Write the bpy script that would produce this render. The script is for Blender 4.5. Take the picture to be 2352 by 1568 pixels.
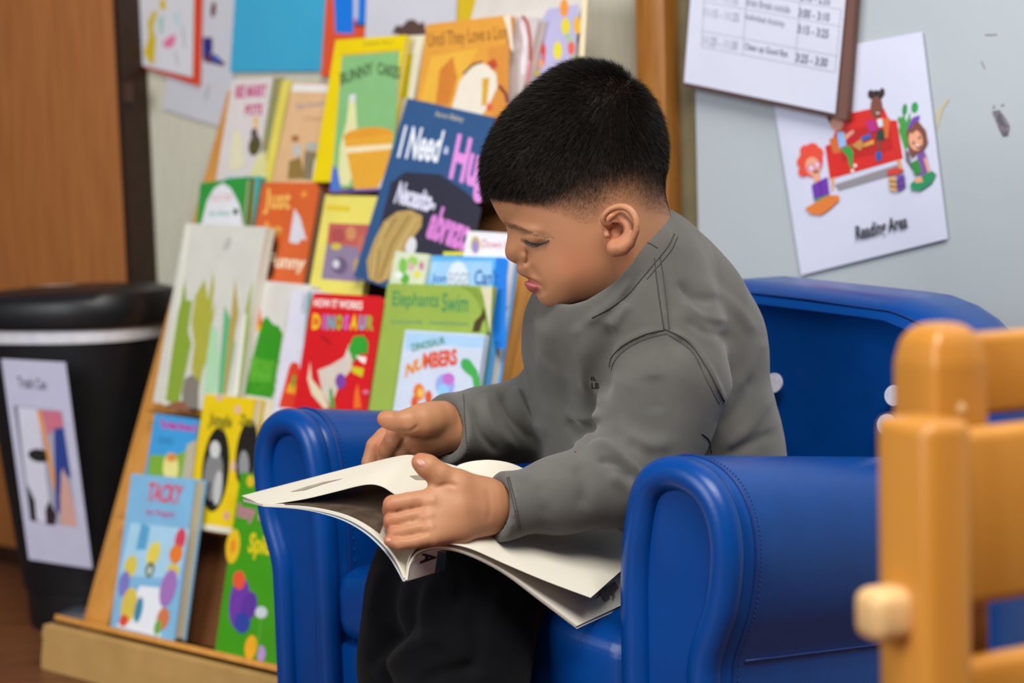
import bpy, bmesh, math, random
import numpy as np
from mathutils import Vector, Matrix
from mathutils.bvhtree import BVHTree

for o in list(bpy.data.objects):
    bpy.data.objects.remove(o, do_unlink=True)
SC = bpy.context.scene
COL = SC.collection
rnd = random.Random(7)

# ------------------------------------------------------------------ camera
FPX = 3920.0                      # focal length in pixels of the 2352 wide frame (60 mm lens)
PITCH = math.atan(354 / FPX)
ROLL = 0.03
CAM = np.array([0.0, 0.0, 0.64])
_F = np.array([0, math.cos(PITCH), -math.sin(PITCH)])
_U0 = np.array([0, math.sin(PITCH), math.cos(PITCH)])
_R0 = np.array([1.0, 0, 0])
CU = _U0 * math.cos(ROLL) + _R0 * math.sin(ROLL)
CR = _R0 * math.cos(ROLL) - _U0 * math.sin(ROLL)
cd = bpy.data.cameras.new('camera')
cd.sensor_width = 36.0
cd.lens = 60.0
cd.clip_start = 0.05
cd.dof.use_dof = True
cd.dof.focus_distance = 1.44
cd.dof.aperture_fstop = 4.4
cam = bpy.data.objects.new('camera', cd)
COL.objects.link(cam)
cam.matrix_world = Matrix(((CR[0], CU[0], -_F[0], CAM[0]), (CR[1], CU[1], -_F[1], CAM[1]),
                           (CR[2], CU[2], -_F[2], CAM[2]), (0, 0, 0, 1)))
SC.camera = cam
SC.view_settings.view_transform = 'Standard'
SC.view_settings.look = 'None'
SC.view_settings.gamma = 1.0
SC.view_settings.use_curve_mapping = False
SC.view_settings.exposure = -0.3

# ------------------------------------------------------------------ light
wd = bpy.data.worlds.new('room_light')
SC.world = wd
wd.use_nodes = True
wd.node_tree.nodes['Background'].inputs[0].default_value = (0.86, 0.93, 1.0, 1)
wd.node_tree.nodes['Background'].inputs[1].default_value = 0.11


def area(name, loc, target, size, size_y, power, col):
    l = bpy.data.lights.new(name, 'AREA')
    l.shape = 'RECTANGLE'
    l.size = size
    l.size_y = size_y
    l.energy = power
    l.color = col
    o = bpy.data.objects.new(name, l)
    COL.objects.link(o)
    o.location = loc
    d = Vector(target) - Vector(loc)
    o.rotation_euler = d.to_track_quat('-Z', 'Y').to_euler()
    return o


area('ceiling_lamp_light', (0.3, 0.02, 2.55), (0.15, 1.45, 0.4), 1.5, 1.2, 108, (1.0, 0.96, 0.90))
area('window_light', (-2.4, -0.5, 1.7), (0.1, 1.6, 0.5), 1.8, 1.6, 92, (0.94, 0.97, 1.0))


# ------------------------------------------------------------------ geometry helpers
def ray(px, py):
    return _F + CR * ((px - 1176) / FPX) - CU * ((py - 784) / FPX)


def P(px, py, d):
    """world point seen at pixel px,py at depth d along the view axis"""
    return CAM + d * ray(px, py)


def hit(px, py, o, n):
    d = ray(px, py)
    return CAM + d * (np.dot(np.asarray(o) - CAM, n) / np.dot(d, n))


def cam2world(v):
    v = np.asarray(v, dtype=np.float64)
    return CAM + v[:, 0:1] * CR + v[:, 1:2] * CU + v[:, 2:3] * _F


def pc(px, py, d):
    """camera space point (right, up, depth)"""
    return np.array([(px - 1176) / FPX * d, -(py - 784) / FPX * d, d])


def nrm(v):
    v = np.asarray(v, dtype=float)
    return v / np.linalg.norm(v)


ZZ = np.array([0, 0, 1.0])

# ------------------------------------------------------------------ materials
_mats = {}


def lin(h):
    h = h.lstrip('#')
    out = []
    for i in (0, 2, 4):
        c = int(h[i:i + 2], 16) / 255
        out.append(c / 12.92 if c <= 0.04045 else ((c + 0.055) / 1.055) ** 2.4)
    return tuple(out) + (1.0,)


def mat(name, hexcol, rough=0.55, var=0.06, vscale=40.0, bump=0.0, bscale=400.0, spec=0.4, sheen=0.0, sss=0.0,
        coat=0.0, stretch=None, hex2=None, metal=0.0):
    key = (name, hexcol, rough, var, vscale, bump, bscale, spec, sheen, sss, coat, stretch, hex2)
    if key in _mats:
        return _mats[key]
    m = bpy.data.materials.new(name)
    m.use_nodes = True
    nt = m.node_tree
    b = nt.nodes['Principled BSDF']
    c = lin(hexcol)
    tc = nt.nodes.new('ShaderNodeTexCoord')
    src = tc.outputs['Object']
    if stretch:
        mp = nt.nodes.new('ShaderNodeMapping')
        mp.inputs['Scale'].default_value = stretch
        nt.links.new(src, mp.inputs[0])
        src = mp.outputs[0]
    nz = nt.nodes.new('ShaderNodeTexNoise')
    nz.inputs['Scale'].default_value = vscale
    nz.inputs['Detail'].default_value = 4
    nt.links.new(src, nz.inputs['Vector'])
    ramp = nt.nodes.new('ShaderNodeValToRGB')
    c2 = lin(hex2) if hex2 else tuple(min(1, x * (1 + var)) for x in c[:3]) + (1,)
    c1 = c if hex2 else tuple(x * (1 - var) for x in c[:3]) + (1,)
    ramp.color_ramp.elements[0].color = c1
    ramp.color_ramp.elements[1].color = c2
    ramp.color_ramp.elements[0].position = 0.3
    ramp.color_ramp.elements[1].position = 0.7
    nt.links.new(nz.outputs['Fac'], ramp.inputs[0])
    nt.links.new(ramp.outputs[0], b.inputs['Base Color'])
    b.inputs['Roughness'].default_value = rough
    b.inputs['Specular IOR Level'].default_value = spec
    b.inputs['Metallic'].default_value = metal
    if sheen:
        b.inputs['Sheen Weight'].default_value = sheen
    if coat:
        b.inputs['Coat Weight'].default_value = coat
        b.inputs['Coat Roughness'].default_value = 0.3
    if sss:
        b.inputs['Subsurface Weight'].default_value = sss
    if bump:
        n2 = nt.nodes.new('ShaderNodeTexNoise')
        n2.inputs['Scale'].default_value = bscale
        n2.inputs['Detail'].default_value = 3
        nt.links.new(src, n2.inputs['Vector'])
        bp = nt.nodes.new('ShaderNodeBump')
        bp.inputs['Strength'].default_value = bump
        bp.inputs['Distance'].default_value = 0.001
        nt.links.new(n2.outputs['Fac'], bp.inputs['Height'])
        nt.links.new(bp.outputs[0], b.inputs['Normal'])
    _mats[key] = m
    return m


def ink(hexcol):
    return mat('print_ink_' + hexcol, '#' + hexcol, rough=0.5, var=0.03, vscale=60)


# ------------------------------------------------------------------ object helpers
def link(name, me, parent=None, label=None, cat=None, group=None, kind=None):
    o = bpy.data.objects.new(name, me)
    COL.objects.link(o)
    if parent is not None:
        o.parent = parent
    if label:
        o['label'] = label
    if cat:
        o['category'] = cat
    if group:
        o['group'] = group
    if kind:
        o['kind'] = kind
    return o


def mesh(name, verts, faces, mats, smooth=False, midx=None):
    me = bpy.data.meshes.new(name)
    me.from_pydata([tuple(map(float, v)) for v in verts], [], [tuple(map(int, f)) for f in faces])
    if not isinstance(mats, (list, tuple)):
        mats = [mats]
    for m in mats:
        me.materials.append(m)
    if midx is not None:
        me.polygons.foreach_set('material_index', np.asarray(midx, dtype=np.int32))
    if smooth:
        me.polygons.foreach_set('use_smooth', np.ones(len(me.polygons), dtype=bool))
    me.update()
    return me


def bm_mesh(name, bm, mats, smooth=False, bevel=0, seg=2, recalc=True):
    if bevel:
        bmesh.ops.bevel(bm, geom=bm.edges[:], offset=bevel, segments=seg, profile=0.5, affect='EDGES', clamp_overlap=True)
    if recalc:
        bmesh.ops.recalc_face_normals(bm, faces=bm.faces[:])
    me = bpy.data.meshes.new(name)
    bm.to_mesh(me)
    bm.free()
    if not isinstance(mats, (list, tuple)):
        mats = [mats]
    for m in mats:
        me.materials.append(m)
    if smooth:
        me.polygons.foreach_set('use_smooth', np.ones(len(me.polygons), dtype=bool))
        try:
            me.set_sharp_from_angle(angle=math.radians(40))
        except Exception:
            pass
    me.update()
    return me


def box_bm(o, a, b, c, bm=None):
    """box with corner o and edge vectors a, b, c (world)"""
    bm = bm or bmesh.new()
    o, a, b, c = map(lambda q: np.asarray(q, float), (o, a, b, c))
    vs = [bm.verts.new(o + i * a + j * b + k * c) for k in (0, 1) for j in (0, 1) for i in (0, 1)]
    for f in ((0, 2, 3, 1), (4, 5, 7, 6), (0, 1, 5, 4), (2, 6, 7, 3), (0, 4, 6, 2), (1, 3, 7, 5)):
        bm.faces.new([vs[i] for i in f])
    return bm


def box(name, o, a, b, c, m, bevel=0.0, seg=2, **kw):
    return link(name, bm_mesh(name, box_bm(o, a, b, c), m, smooth=bevel > 0, bevel=bevel, seg=seg), **kw)


def prism_bm(pts, ext, bm=None):
    """closed polygon (world points) pushed along ext"""
    bm = bm or bmesh.new()
    ext = np.asarray(ext, float)
    a = [bm.verts.new(np.asarray(p, float)) for p in pts]
    b = [bm.verts.new(np.asarray(p, float) + ext) for p in pts]
    n = len(a)
    bm.faces.new(a[::-1])
    bm.faces.new(b)
    for i in range(n):
        bm.faces.new((a[i], a[(i + 1) % n], b[(i + 1) % n], b[i]))
    return bm


def tube_data(pts, r, seg=8, closed=False, squash=None):
    """verts, faces of a tube along pts; r a number or list; squash = (normal, factor)"""
    pts = np.asarray(pts, float)
    n = len(pts)
    rr = np.full(n, r) if np.isscalar(r) else np.asarray(r, float)
    V, Fc = [], []
    up = None
    for i in range(n):
        t = pts[(i + 1) % n] - pts[i - 1] if closed else pts[min(i + 1, n - 1)] - pts[max(i - 1, 0)]
        t = nrm(t)
        if up is None:
            up = np.cross(t, [0.31, 0.52, 0.79])
        up = nrm(up - t * np.dot(up, t))
        sd = np.cross(t, up)
        for k in range(seg):
            a = 2 * math.pi * k / seg
            off = rr[i] * (math.cos(a) * up + math.sin(a) * sd)
            if squash is not None:
                nn = squash[0] if np.ndim(squash[0]) == 1 else squash[0][i]
                off = off - nn * np.dot(off, nn) * (1 - squash[1])
            V.append(pts[i] + off)
    m = n if closed else n - 1
    for i in range(m):
        for k in range(seg):
            a = i * seg + k
            b = i * seg + (k + 1) % seg
            c = ((i + 1) % n) * seg + (k + 1) % seg
            d = ((i + 1) % n) * seg + k
            Fc.append((a, b, c, d))
    if not closed:
        Fc.append(tuple(range(seg))[::-1])
        Fc.append(tuple((n - 1) * seg + k for k in range(seg)))
    return V, Fc


def tube(name, pts, r, m, seg=8, closed=False, squash=None, **kw):
    V, Fc = tube_data(pts, r, seg, closed, squash)
    return link(name, mesh(name, V, Fc, m, smooth=True), **kw)


def spline(pts, n):
    """Catmull-Rom resampling of a polyline"""
    p = np.asarray(pts, float)
    q = np.vstack([2 * p[0] - p[1], p, 2 * p[-1] - p[-2]])
    out = []
    m = len(p) - 1
    for u in np.linspace(0, m, n):
        i = min(int(u), m - 1)
        t = u - i
        a, b, c, d = q[i], q[i + 1], q[i + 2], q[i + 3]
        out.append(0.5 * ((2 * b) + (c - a) * t + (2 * a - 5 * b + 4 * c - d) * t * t + (3 * b - a - 3 * c + d) * t ** 3))
    return np.array(out)


_txt = {}


def text_geo(s, bold=0.0):
    """flat triangles of a string in the built-in font, scaled to width 1 centred, height as it comes"""
    if (s, bold) in _txt:
        return _txt[(s, bold)]
    cu = bpy.data.curves.new('lettering', 'FONT')
    cu.body = s
    cu.size = 1.0
    cu.offset = bold
    cu.resolution_u = 3
    o = bpy.data.objects.new('lettering_tmp', cu)
    COL.objects.link(o)
    dg = bpy.context.evaluated_depsgraph_get()
    me = o.evaluated_get(dg).to_mesh()
    v = np.array([tuple(x.co)[:2] for x in me.vertices])
    f = [tuple(p.vertices) for p in me.polygons]
    o.evaluated_get(dg).to_mesh_clear()
    bpy.data.objects.remove(o, do_unlink=True)
    bpy.data.curves.remove(cu)
    mn, mx = v.min(0), v.max(0)
    v = v - (mn + mx) / 2
    _txt[(s, bold)] = (v, f, mx - mn)
    return _txt[(s, bold)]


class Sheet:
    """a flat print area: origin o (bottom left), full width vector U, full height vector V, normal N"""

    def __init__(s, o, U, V, N, eps=0.00022):
        s.o, s.U, s.V, s.N, s.eps = map(lambda q: np.asarray(q, float) if np.ndim(q) else q, (o, U, V, N, eps))

    def at(s, u, v, layer):
        return s.o + s.U * u + s.V * v + s.N * (s.eps * layer)


def art(sheet, items, parent, name='cover_art', l0=1, clip=True):
    """flat printed shapes on a sheet. One mesh for the pictures and one for the lettering."""
    aspect = np.linalg.norm(sheet.U) / np.linalg.norm(sheet.V)
    geo = {'pic': [[], [], [], []], 'txt': [[], [], [], []]}     # verts, faces, midx, mats

    def put(kind, pts, faces, hexcol, layer):
        V, Fc, mi, ms = geo[kind]
        m = ink(hexcol)
        if m not in ms:
            ms.append(m)
        k = len(V)
        for (u, v) in pts:
            if clip:
                u, v = min(max(u, 0.004), 0.996), min(max(v, 0.004), 0.996)
            V.append(sheet.at(u, v, layer))
        for f in faces:
            Fc.append(tuple(k + i for i in f))
            mi.append(ms.index(m))

    for layer, it in enumerate(items):
        ly = l0 + layer
        t, c = it[0], it[1]
        if t == 'r':
            u0, v0, u1, v1 = it[2:6]
            put('pic', [(u0, v0), (u1, v0), (u1, v1), (u0, v1)], [(0, 1, 2, 3)], c, ly)
        elif t == 'p':
            put('pic', it[2], [tuple(range(len(it[2])))], c, ly)
        elif t == 'e':
            cu_, cv_, ru, rv = it[2:6]
            rot = it[6] if len(it) > 6 else 0
            pts = []
            for k in range(20):
                a = 2 * math.pi * k / 20
                x, y = ru * aspect * math.cos(a), rv * math.sin(a)
                x, y = x * math.cos(rot) - y * math.sin(rot), x * math.sin(rot) + y * math.cos(rot)
                pts.append((cu_ + x / aspect, cv_ + y))
            put('pic', pts, [tuple(range(20))], c, ly)
        elif t == 'l':
            p = np.array([(a * aspect, b) for a, b in it[2]])
            wd_ = it[3]
            for i in range(len(p) - 1):
                d = p[i + 1] - p[i]
                q = np.array([-d[1], d[0]]) / (np.linalg.norm(d) + 1e-9) * wd_ / 2
                put('pic', [(x / aspect, y) for x, y in (p[i] - q, p[i + 1] - q, p[i + 1] + q, p[i] + q)], [(0, 1, 2, 3)], c, ly)
        elif t == 't':
            s_, u, v, hgt = it[2:6]
            wid = it[6] if len(it) > 6 else None
            rot = it[7] if len(it) > 7 else 0
            bold = it[8] if len(it) > 8 else 0.0
            vv, ff, sz = text_geo(s_, bold)
            sy = hgt / sz[1]
            sx = (wid * aspect / sz[0]) if wid else sy
            x, y = vv[:, 0] * sx, vv[:, 1] * sy
            x, y = x * math.cos(rot) - y * math.sin(rot), x * math.sin(rot) + y * math.cos(rot)
            put('txt', list(zip(u + x / aspect, v + y)), ff, c, ly)
    out = []
    for kind, nm in (('pic', name), ('txt', 'lettering')):
        V, Fc, mi, ms = geo[kind]
        if V:
            out.append(link(nm, mesh(nm, V, Fc, ms, midx=mi), parent=parent))
    return out


# directions of the place
WD = np.array([math.cos(math.radians(40)), -math.sin(math.radians(40)), 0])   # along the wall, to the right
WN = np.array([-WD[1], WD[0], 0])                                             # into the wall


def art_px(o, N, items, parent, name='cover_art', eps=0.00004, l0=1, n_txt='lettering', depth=None):
    """printed shapes on the plane (o, N), outlines given as they run in the photograph"""
    geo = {'pic': [[], [], [], []], 'txt': [[], [], [], []]}
    o = np.asarray(o, float)

    def put(kind, pts, faces, hexcol, layer):
        V, Fc, mi, ms = geo[kind]
        m = ink(hexcol)
        if m not in ms:
            ms.append(m)
        k = len(V)
        for (x, y) in pts:
            V.append(hit(x, y, o + N * (eps * layer), N))
        for f in faces:
            Fc.append(tuple(k + i for i in f))
            mi.append(ms.index(m))

    for layer, it in enumerate(items):
        ly = l0 + layer
        t, c = it[0], it[1]
        if t == 'p':
            put('pic', it[2], [tuple(range(len(it[2])))], c, ly)
        elif t == 'e':
            cx, cy, rx, ry = it[2:6]
            rot = it[6] if len(it) > 6 else 0
            pts = []
            for k in range(22):
                a = 2 * math.pi * k / 22
                x, y = rx * math.cos(a), ry * math.sin(a)
                pts.append((cx + x * math.cos(rot) - y * math.sin(rot), cy + x * math.sin(rot) + y * math.cos(rot)))
            put('pic', pts, [tuple(range(22))], c, ly)
        elif t == 'l':
            p = np.array(it[2], float)
            for i in range(len(p) - 1):
                d = p[i + 1] - p[i]
                q = np.array([-d[1], d[0]]) / (np.linalg.norm(d) + 1e-9) * it[3] / 2
                put('pic', [p[i] - q, p[i + 1] - q, p[i + 1] + q, p[i] + q], [(0, 1, 2, 3)], c, ly)
        elif t == 't':
            s_, bl, br, tl = it[2:6]
            bold = it[6] if len(it) > 6 else 0.0
            vv, ff, sz = text_geo(s_, bold)
            u = vv[:, 0] / sz[0] + 0.5
            v = vv[:, 1] / sz[1] + 0.5
            bl, br, tl = np.array(bl, float), np.array(br, float), np.array(tl, float)
            pts = bl + u[:, None] * (br - bl) + v[:, None] * (tl - bl)
            put('txt', pts, ff, c, ly)
    out = []
    for kind, nm in (('pic', name), ('txt', n_txt)):
        V, Fc, mi, ms = geo[kind]
        if V:
            me = mesh(nm, V, Fc, ms, midx=mi)
            bm = bmesh.new()
            bm.from_mesh(me)
            bmesh.ops.triangulate(bm, faces=bm.faces[:])
            bm.normal_update()
            for f in bm.faces:
                if f.normal.dot(Vector(N)) < 0:
                    f.normal_flip()
            bm.to_mesh(me)
            bm.free()
            out.append(link(nm, me, parent=parent))
    return out

# ================================================================== the setting
SB = np.array([-0.610, 2.337, 0.0594])        # lower left corner of the book rack's sloping face
WA = np.array([SB[0], SB[1], 0]) + WN * 0.37  # a point at the foot of the wall
WROOM = -WN                                   # out of the wall, into the room


def wall_t(px, py, off=0.0):
    return float(np.dot(hit(px, py, WA + WROOM * off, WROOM) - WA, WD))


m_floor = mat('floor_wood', '#6a4128', rough=0.4, var=0.25, vscale=6, stretch=(1, 9, 1), bump=0.15, bscale=60)
box('floor', (-5, -3, -0.06), (10, 0, 0), (0, 9, 0), (0, 0, 0.06), m_floor, kind='structure')
m_wallL = mat('cream_wall_covering', '#c8c5b3', rough=0.75, var=0.07, vscale=30, stretch=(6, 6, 0.5), bump=0.25, bscale=90)
m_wallR = mat('grey_blue_panel', '#aeb7bd', rough=0.42, var=0.035, vscale=5, bump=0.05, bscale=70)
T_POST0, T_POST1 = wall_t(1498, 200), wall_t(1566, 200)
box('wall_back', WA + WD * -4, WD * (4 + T_POST1 + 0.03), WN * 0.12, ZZ * 2.7, m_wallL, kind='structure')
box('wall_right', WA + WD * (T_POST1 + 0.028), WD * 4, WN * 0.12 , ZZ * 2.7, m_wallR, kind='structure').location = tuple(WROOM * 0.012)
m_post = mat('post_wood', '#a9722f', rough=0.38, var=0.2, vscale=14, hex2='#8a531c', stretch=(14, 14, 0.9), coat=0.2)
box('trim_1', WA + WD * T_POST0 + WROOM * 0.035, WD * (T_POST1 - T_POST0), WN * 0.035, ZZ * 2.7, m_post, bevel=0.004, kind='structure')
m_gap_shade = mat('painted_gap_shadow', '#6b6144', rough=0.6, var=0.1)  # dark colour stands in for the shadow gap right of the post
box('post_shadow_strip', WA + WD * T_POST1 + WROOM * 0.006, WD * 0.03, WN * 0.02, ZZ * 2.7, m_gap_shade, kind='structure')
# purple scuffs and a yellow tape mark on the panel
WR0 = WA + WROOM * 0.0125
sc = link('paint_stain', mesh('paint_stain', [hit(*q, WR0, WROOM) for q in
        ((2278, 256), (2296, 252), (2312, 275), (2320, 290), (2316, 312), (2304, 314), (2296, 300), (2288, 280))],
        [tuple(range(8))], mat('purple_stain', '#4a3f4c', rough=0.6, var=0.5, vscale=300, hex2='#8e8892')),
        label='dark purple paint smear on the grey wall panel, right of the posters', cat='stain')
art_px(WR0, WROOM, [('l', '6a6470', [(2281, 250), (2284, 242)], 3), ('l', '5a5460', [(2300, 243), (2306, 240)], 3),
                    ('l', '77747a', [(2262, 80), (2290, 79)], 2), ('l', '85868a', [(2254, 140), (2262, 158)], 2),
                    ('p', '55585c', [(2296, 262), (2308, 284), (2300, 290), (2290, 272)])], sc, name='speck', l0=2)
link('tape_mark', mesh('tape_mark', [hit(*q, WR0 + WROOM * 0.0004, WROOM) for q in
        ((2150, 262), (2170, 230), (2182, 226), (2166, 250), (2152, 300))], [(0, 1, 2, 3, 4)],
        mat('old_yellow_tape', '#c3b795', rough=0.5)), label='old yellowed tape mark on the grey panel beside the reading poster', cat='tape')

# tall wooden cabinet at the far left
m_cab = mat('cabinet_wood', '#a86b38', rough=0.45, var=0.12, vscale=10, hex2='#945a2e', stretch=(12, 12, 0.7))
m_cabd = mat('cabinet_dark_edge', '#2c180c', rough=0.4, var=0.2)
CO = 0.055
tc_ = wall_t(272, 300, CO)
cab = box('tall_cabinet', WA + WD * (tc_ - 1.6) + WROOM * CO, WD * 1.6, WN * (CO - 0.001), ZZ * 2.2, m_cab, bevel=0.003,
          label='tall brown wood-grain cabinet at the left edge behind the trash can', cat='cabinet')
cab.location.z = 0.0
box('edge_strip', WA + WD * (tc_ + 0.0005) + WROOM * (CO - 0.001), WD * 0.012, WN * (CO - 0.003), ZZ * 2.2, m_cabd, parent=cab)
box('plinth', WA + WD * (tc_ - 1.6) + WROOM * (CO + 0.004), WD * 1.59, WN * 0.003, ZZ * 0.03, m_cabd, parent=cab)
hg = hit(283, 205, WA + WROOM * CO, WROOM)
box('hinge', hg + WROOM * 0.001 - ZZ * 0.02, WD * 0.018, WN * 0.004, ZZ * 0.03, mat('hinge_metal', '#6a4f40', rough=0.3, metal=0.6), parent=cab)


# ------------------------------------------------------------------ papers pinned to the wall
def paper(name, label, quad, hexcol, off, items=(), cat='paper', th=0.0006, group=None, rough=0.6, coat=0.0):
    """quad = tl, tr, br, bl in the photograph, on the wall plane raised by off"""
    o = WA + WROOM * off
    c = [hit(*q, o, WROOM) for q in quad]
    bm = prism_bm(c[::-1], -WROOM * th)
    m = mat('paper_' + hexcol, '#' + hexcol, rough=rough, var=0.03, vscale=12, coat=coat)
    ob = link(name, bm_mesh(name, bm, m), label=label, cat=cat, group=group)
    if items:
        art_px(o, WROOM, items, ob, name='print')
    return ob


paper('drawing_sheet', 'white sheet with a purple boot drawing, hanging lowest at the left', [(440, -180), (560, -190), (528, 298), (374, 250)], 'c6c6cf', 0.0035,
      [('p', '43205e', [(466, 86), (488, 86), (488, 118), (466, 140)]), ('p', '1c2f86', [(466, 92), (480, 92), (480, 130), (466, 134)]),
       ('p', '5c2f4a', [(468, 128), (490, 122), (518, 146), (512, 152), (470, 142)]), ('e', '2f57b0', 496, 135, 12, 7, 0.5),
       ('e', '6e3d38', 490, 22, 6, 18, 0.1), ('l', '8a8a92', [(472, 228), (480, 196)], 3)])
paper('backing_sheet', 'red-orange backing sheet under the crayon drawing', [(340, -260), (470, -270), (459, 198), (317, 152)], 'd8401a', 0.007)
paper('crayon_drawing', 'white crayon drawing with yellow and pink marks at the top left of the wall', [(318, -240), (450, -250), (442, 178), (292, 142)], 'd2d2d8', 0.010,
      [('p', 'cdb21a', [(338, 52), (352, 24), (362, 26), (352, 62), (358, 90), (354, 148), (344, 146), (330, 122), (342, 82)]),
       ('p', 'd2b400', [(364, 0), (382, 0), (380, 22), (370, 24)]), ('p', 'b6d3da', [(396, 34), (412, 20), (414, 60), (404, 56)]),
       ('p', 'a9c8c0', [(362, 40), (376, 34), (376, 74), (366, 78)]), ('p', 'e0729a', [(372, 100), (388, 84), (404, 78), (400, 104), (384, 112)]),
       ('l', 'a9a9b0', [(420, 60), (424, 110)], 3), ('l', 'a9a9b0', [(402, 116), (408, 150)], 3)], cat='drawing')
paper('blue_sheet', 'large plain sky-blue paper on the wall above the book rack', [(552, -200), (770, -200), (744, 163), (528, 166)], '3ba6cf', 0.004)
paper('red_sheet', 'red-orange sheet beside the big blue paper', [(762, -200), (900, -210), (880, 176), (737, 176)], 'e0522a', 0.006,
      [('p', '1279e2', [(764, -60), (812, -60), (812, 78), (770, 76)]), ('p', '1279e2', [(824, -60), (850, -60), (846, 56), (818, 56)]),
       ('p', 'c9c8d8', [(812, -60), (824, -60), (822, 44), (812, 44)]), ('l', '3a2020', [(814, 58), (846, 58)], 6)])
paper('white_sheet', 'white sheet with a dark brown shape behind the orange book', [(848, -200), (1056, -200), (1046, 80), (838, 100)], 'd0d0dc', 0.012,
      [('p', '5b423c', [(900, 76), (910, 58), (924, 60), (936, 46), (950, 44), (962, 54), (974, 50), (980, 82), (930, 84)])])
paper('yellow_sheet', 'small golden yellow sheet above the orange book', [(1046, -120), (1130, -120), (1108, 60), (1042, 60)], 'd9b81f', 0.009)

# schedule on a brown backing
paper('schedule_backing', 'brown card backing behind the class schedule', [(1606, -345), (1984, -270), (1944, 276), (1568, 197)], '6d4a41', 0.030, cat='card', th=0.012)
sched = paper('class_schedule', 'white printed class schedule with times, on the brown card', [(1611, -330), (1966, -262), (1918, 261), (1571, 189)], 'cfd3e6', 0.034,
      [('l', 'a9abbf', [(1614, 3), (1930, 61)], 2.0), ('l', 'a9abbf', [(1616, -34), (1932, 22)], 2.0), ('l', 'a9abbf', [(1614, 71), (1924, 129)], 2.0),
       ('l', 'a9abbf', [(1610, 107), (1918, 166)], 2.0), ('l', 'a9abbf', [(1620, -40), (1611, 108)], 2.0), ('l', 'a9abbf', [(1716, -20), (1705, 126)], 2.0),
       ('l', 'a9abbf', [(1838, 0), (1826, 148)], 2.0), ('l', 'a9abbf', [(1932, 20), (1918, 166)], 2.0),
       ('t', '8f91a6', '11:00 - 11:10', (1616, -6), (1694, 12), (1617, -22)),
       ('t', '5f6178', '2:45 - 2:55', (1838, 0), (1906, 12), (1839, -20), 0.01),
       ('t', '7d7f95', 'Brain Break outside', (1714, 12), (1814, 31), (1715, -6)), ('t', '4f5168', '3:00 - 3:10', (1833, 38), (1904, 50), (1835, 18), 0.01),
       ('t', '8f91a6', '11:15 - 11:25', (1616, 36), (1696, 50), (1618, 17)), ('t', '7d7f95', 'Individual Activity', (1711, 48), (1801, 66), (1713, 30)),
       ('t', '4f5168', '3:15 - 3:25', (1831, 75), (1902, 88), (1833, 55), 0.01),
       ('t', '8f91a6', '11:25 - 11:30', (1615, 101), (1693, 115), (1617, 81)), ('t', '5f6178', 'Clean up Good Bye', (1709, 117), (1808, 135), (1711, 98)),
       ('t', '4a4c62', '3:25 - 3:30', (1827, 141), (1899, 154), (1830, 121), 0.01)], cat='schedule')

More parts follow.
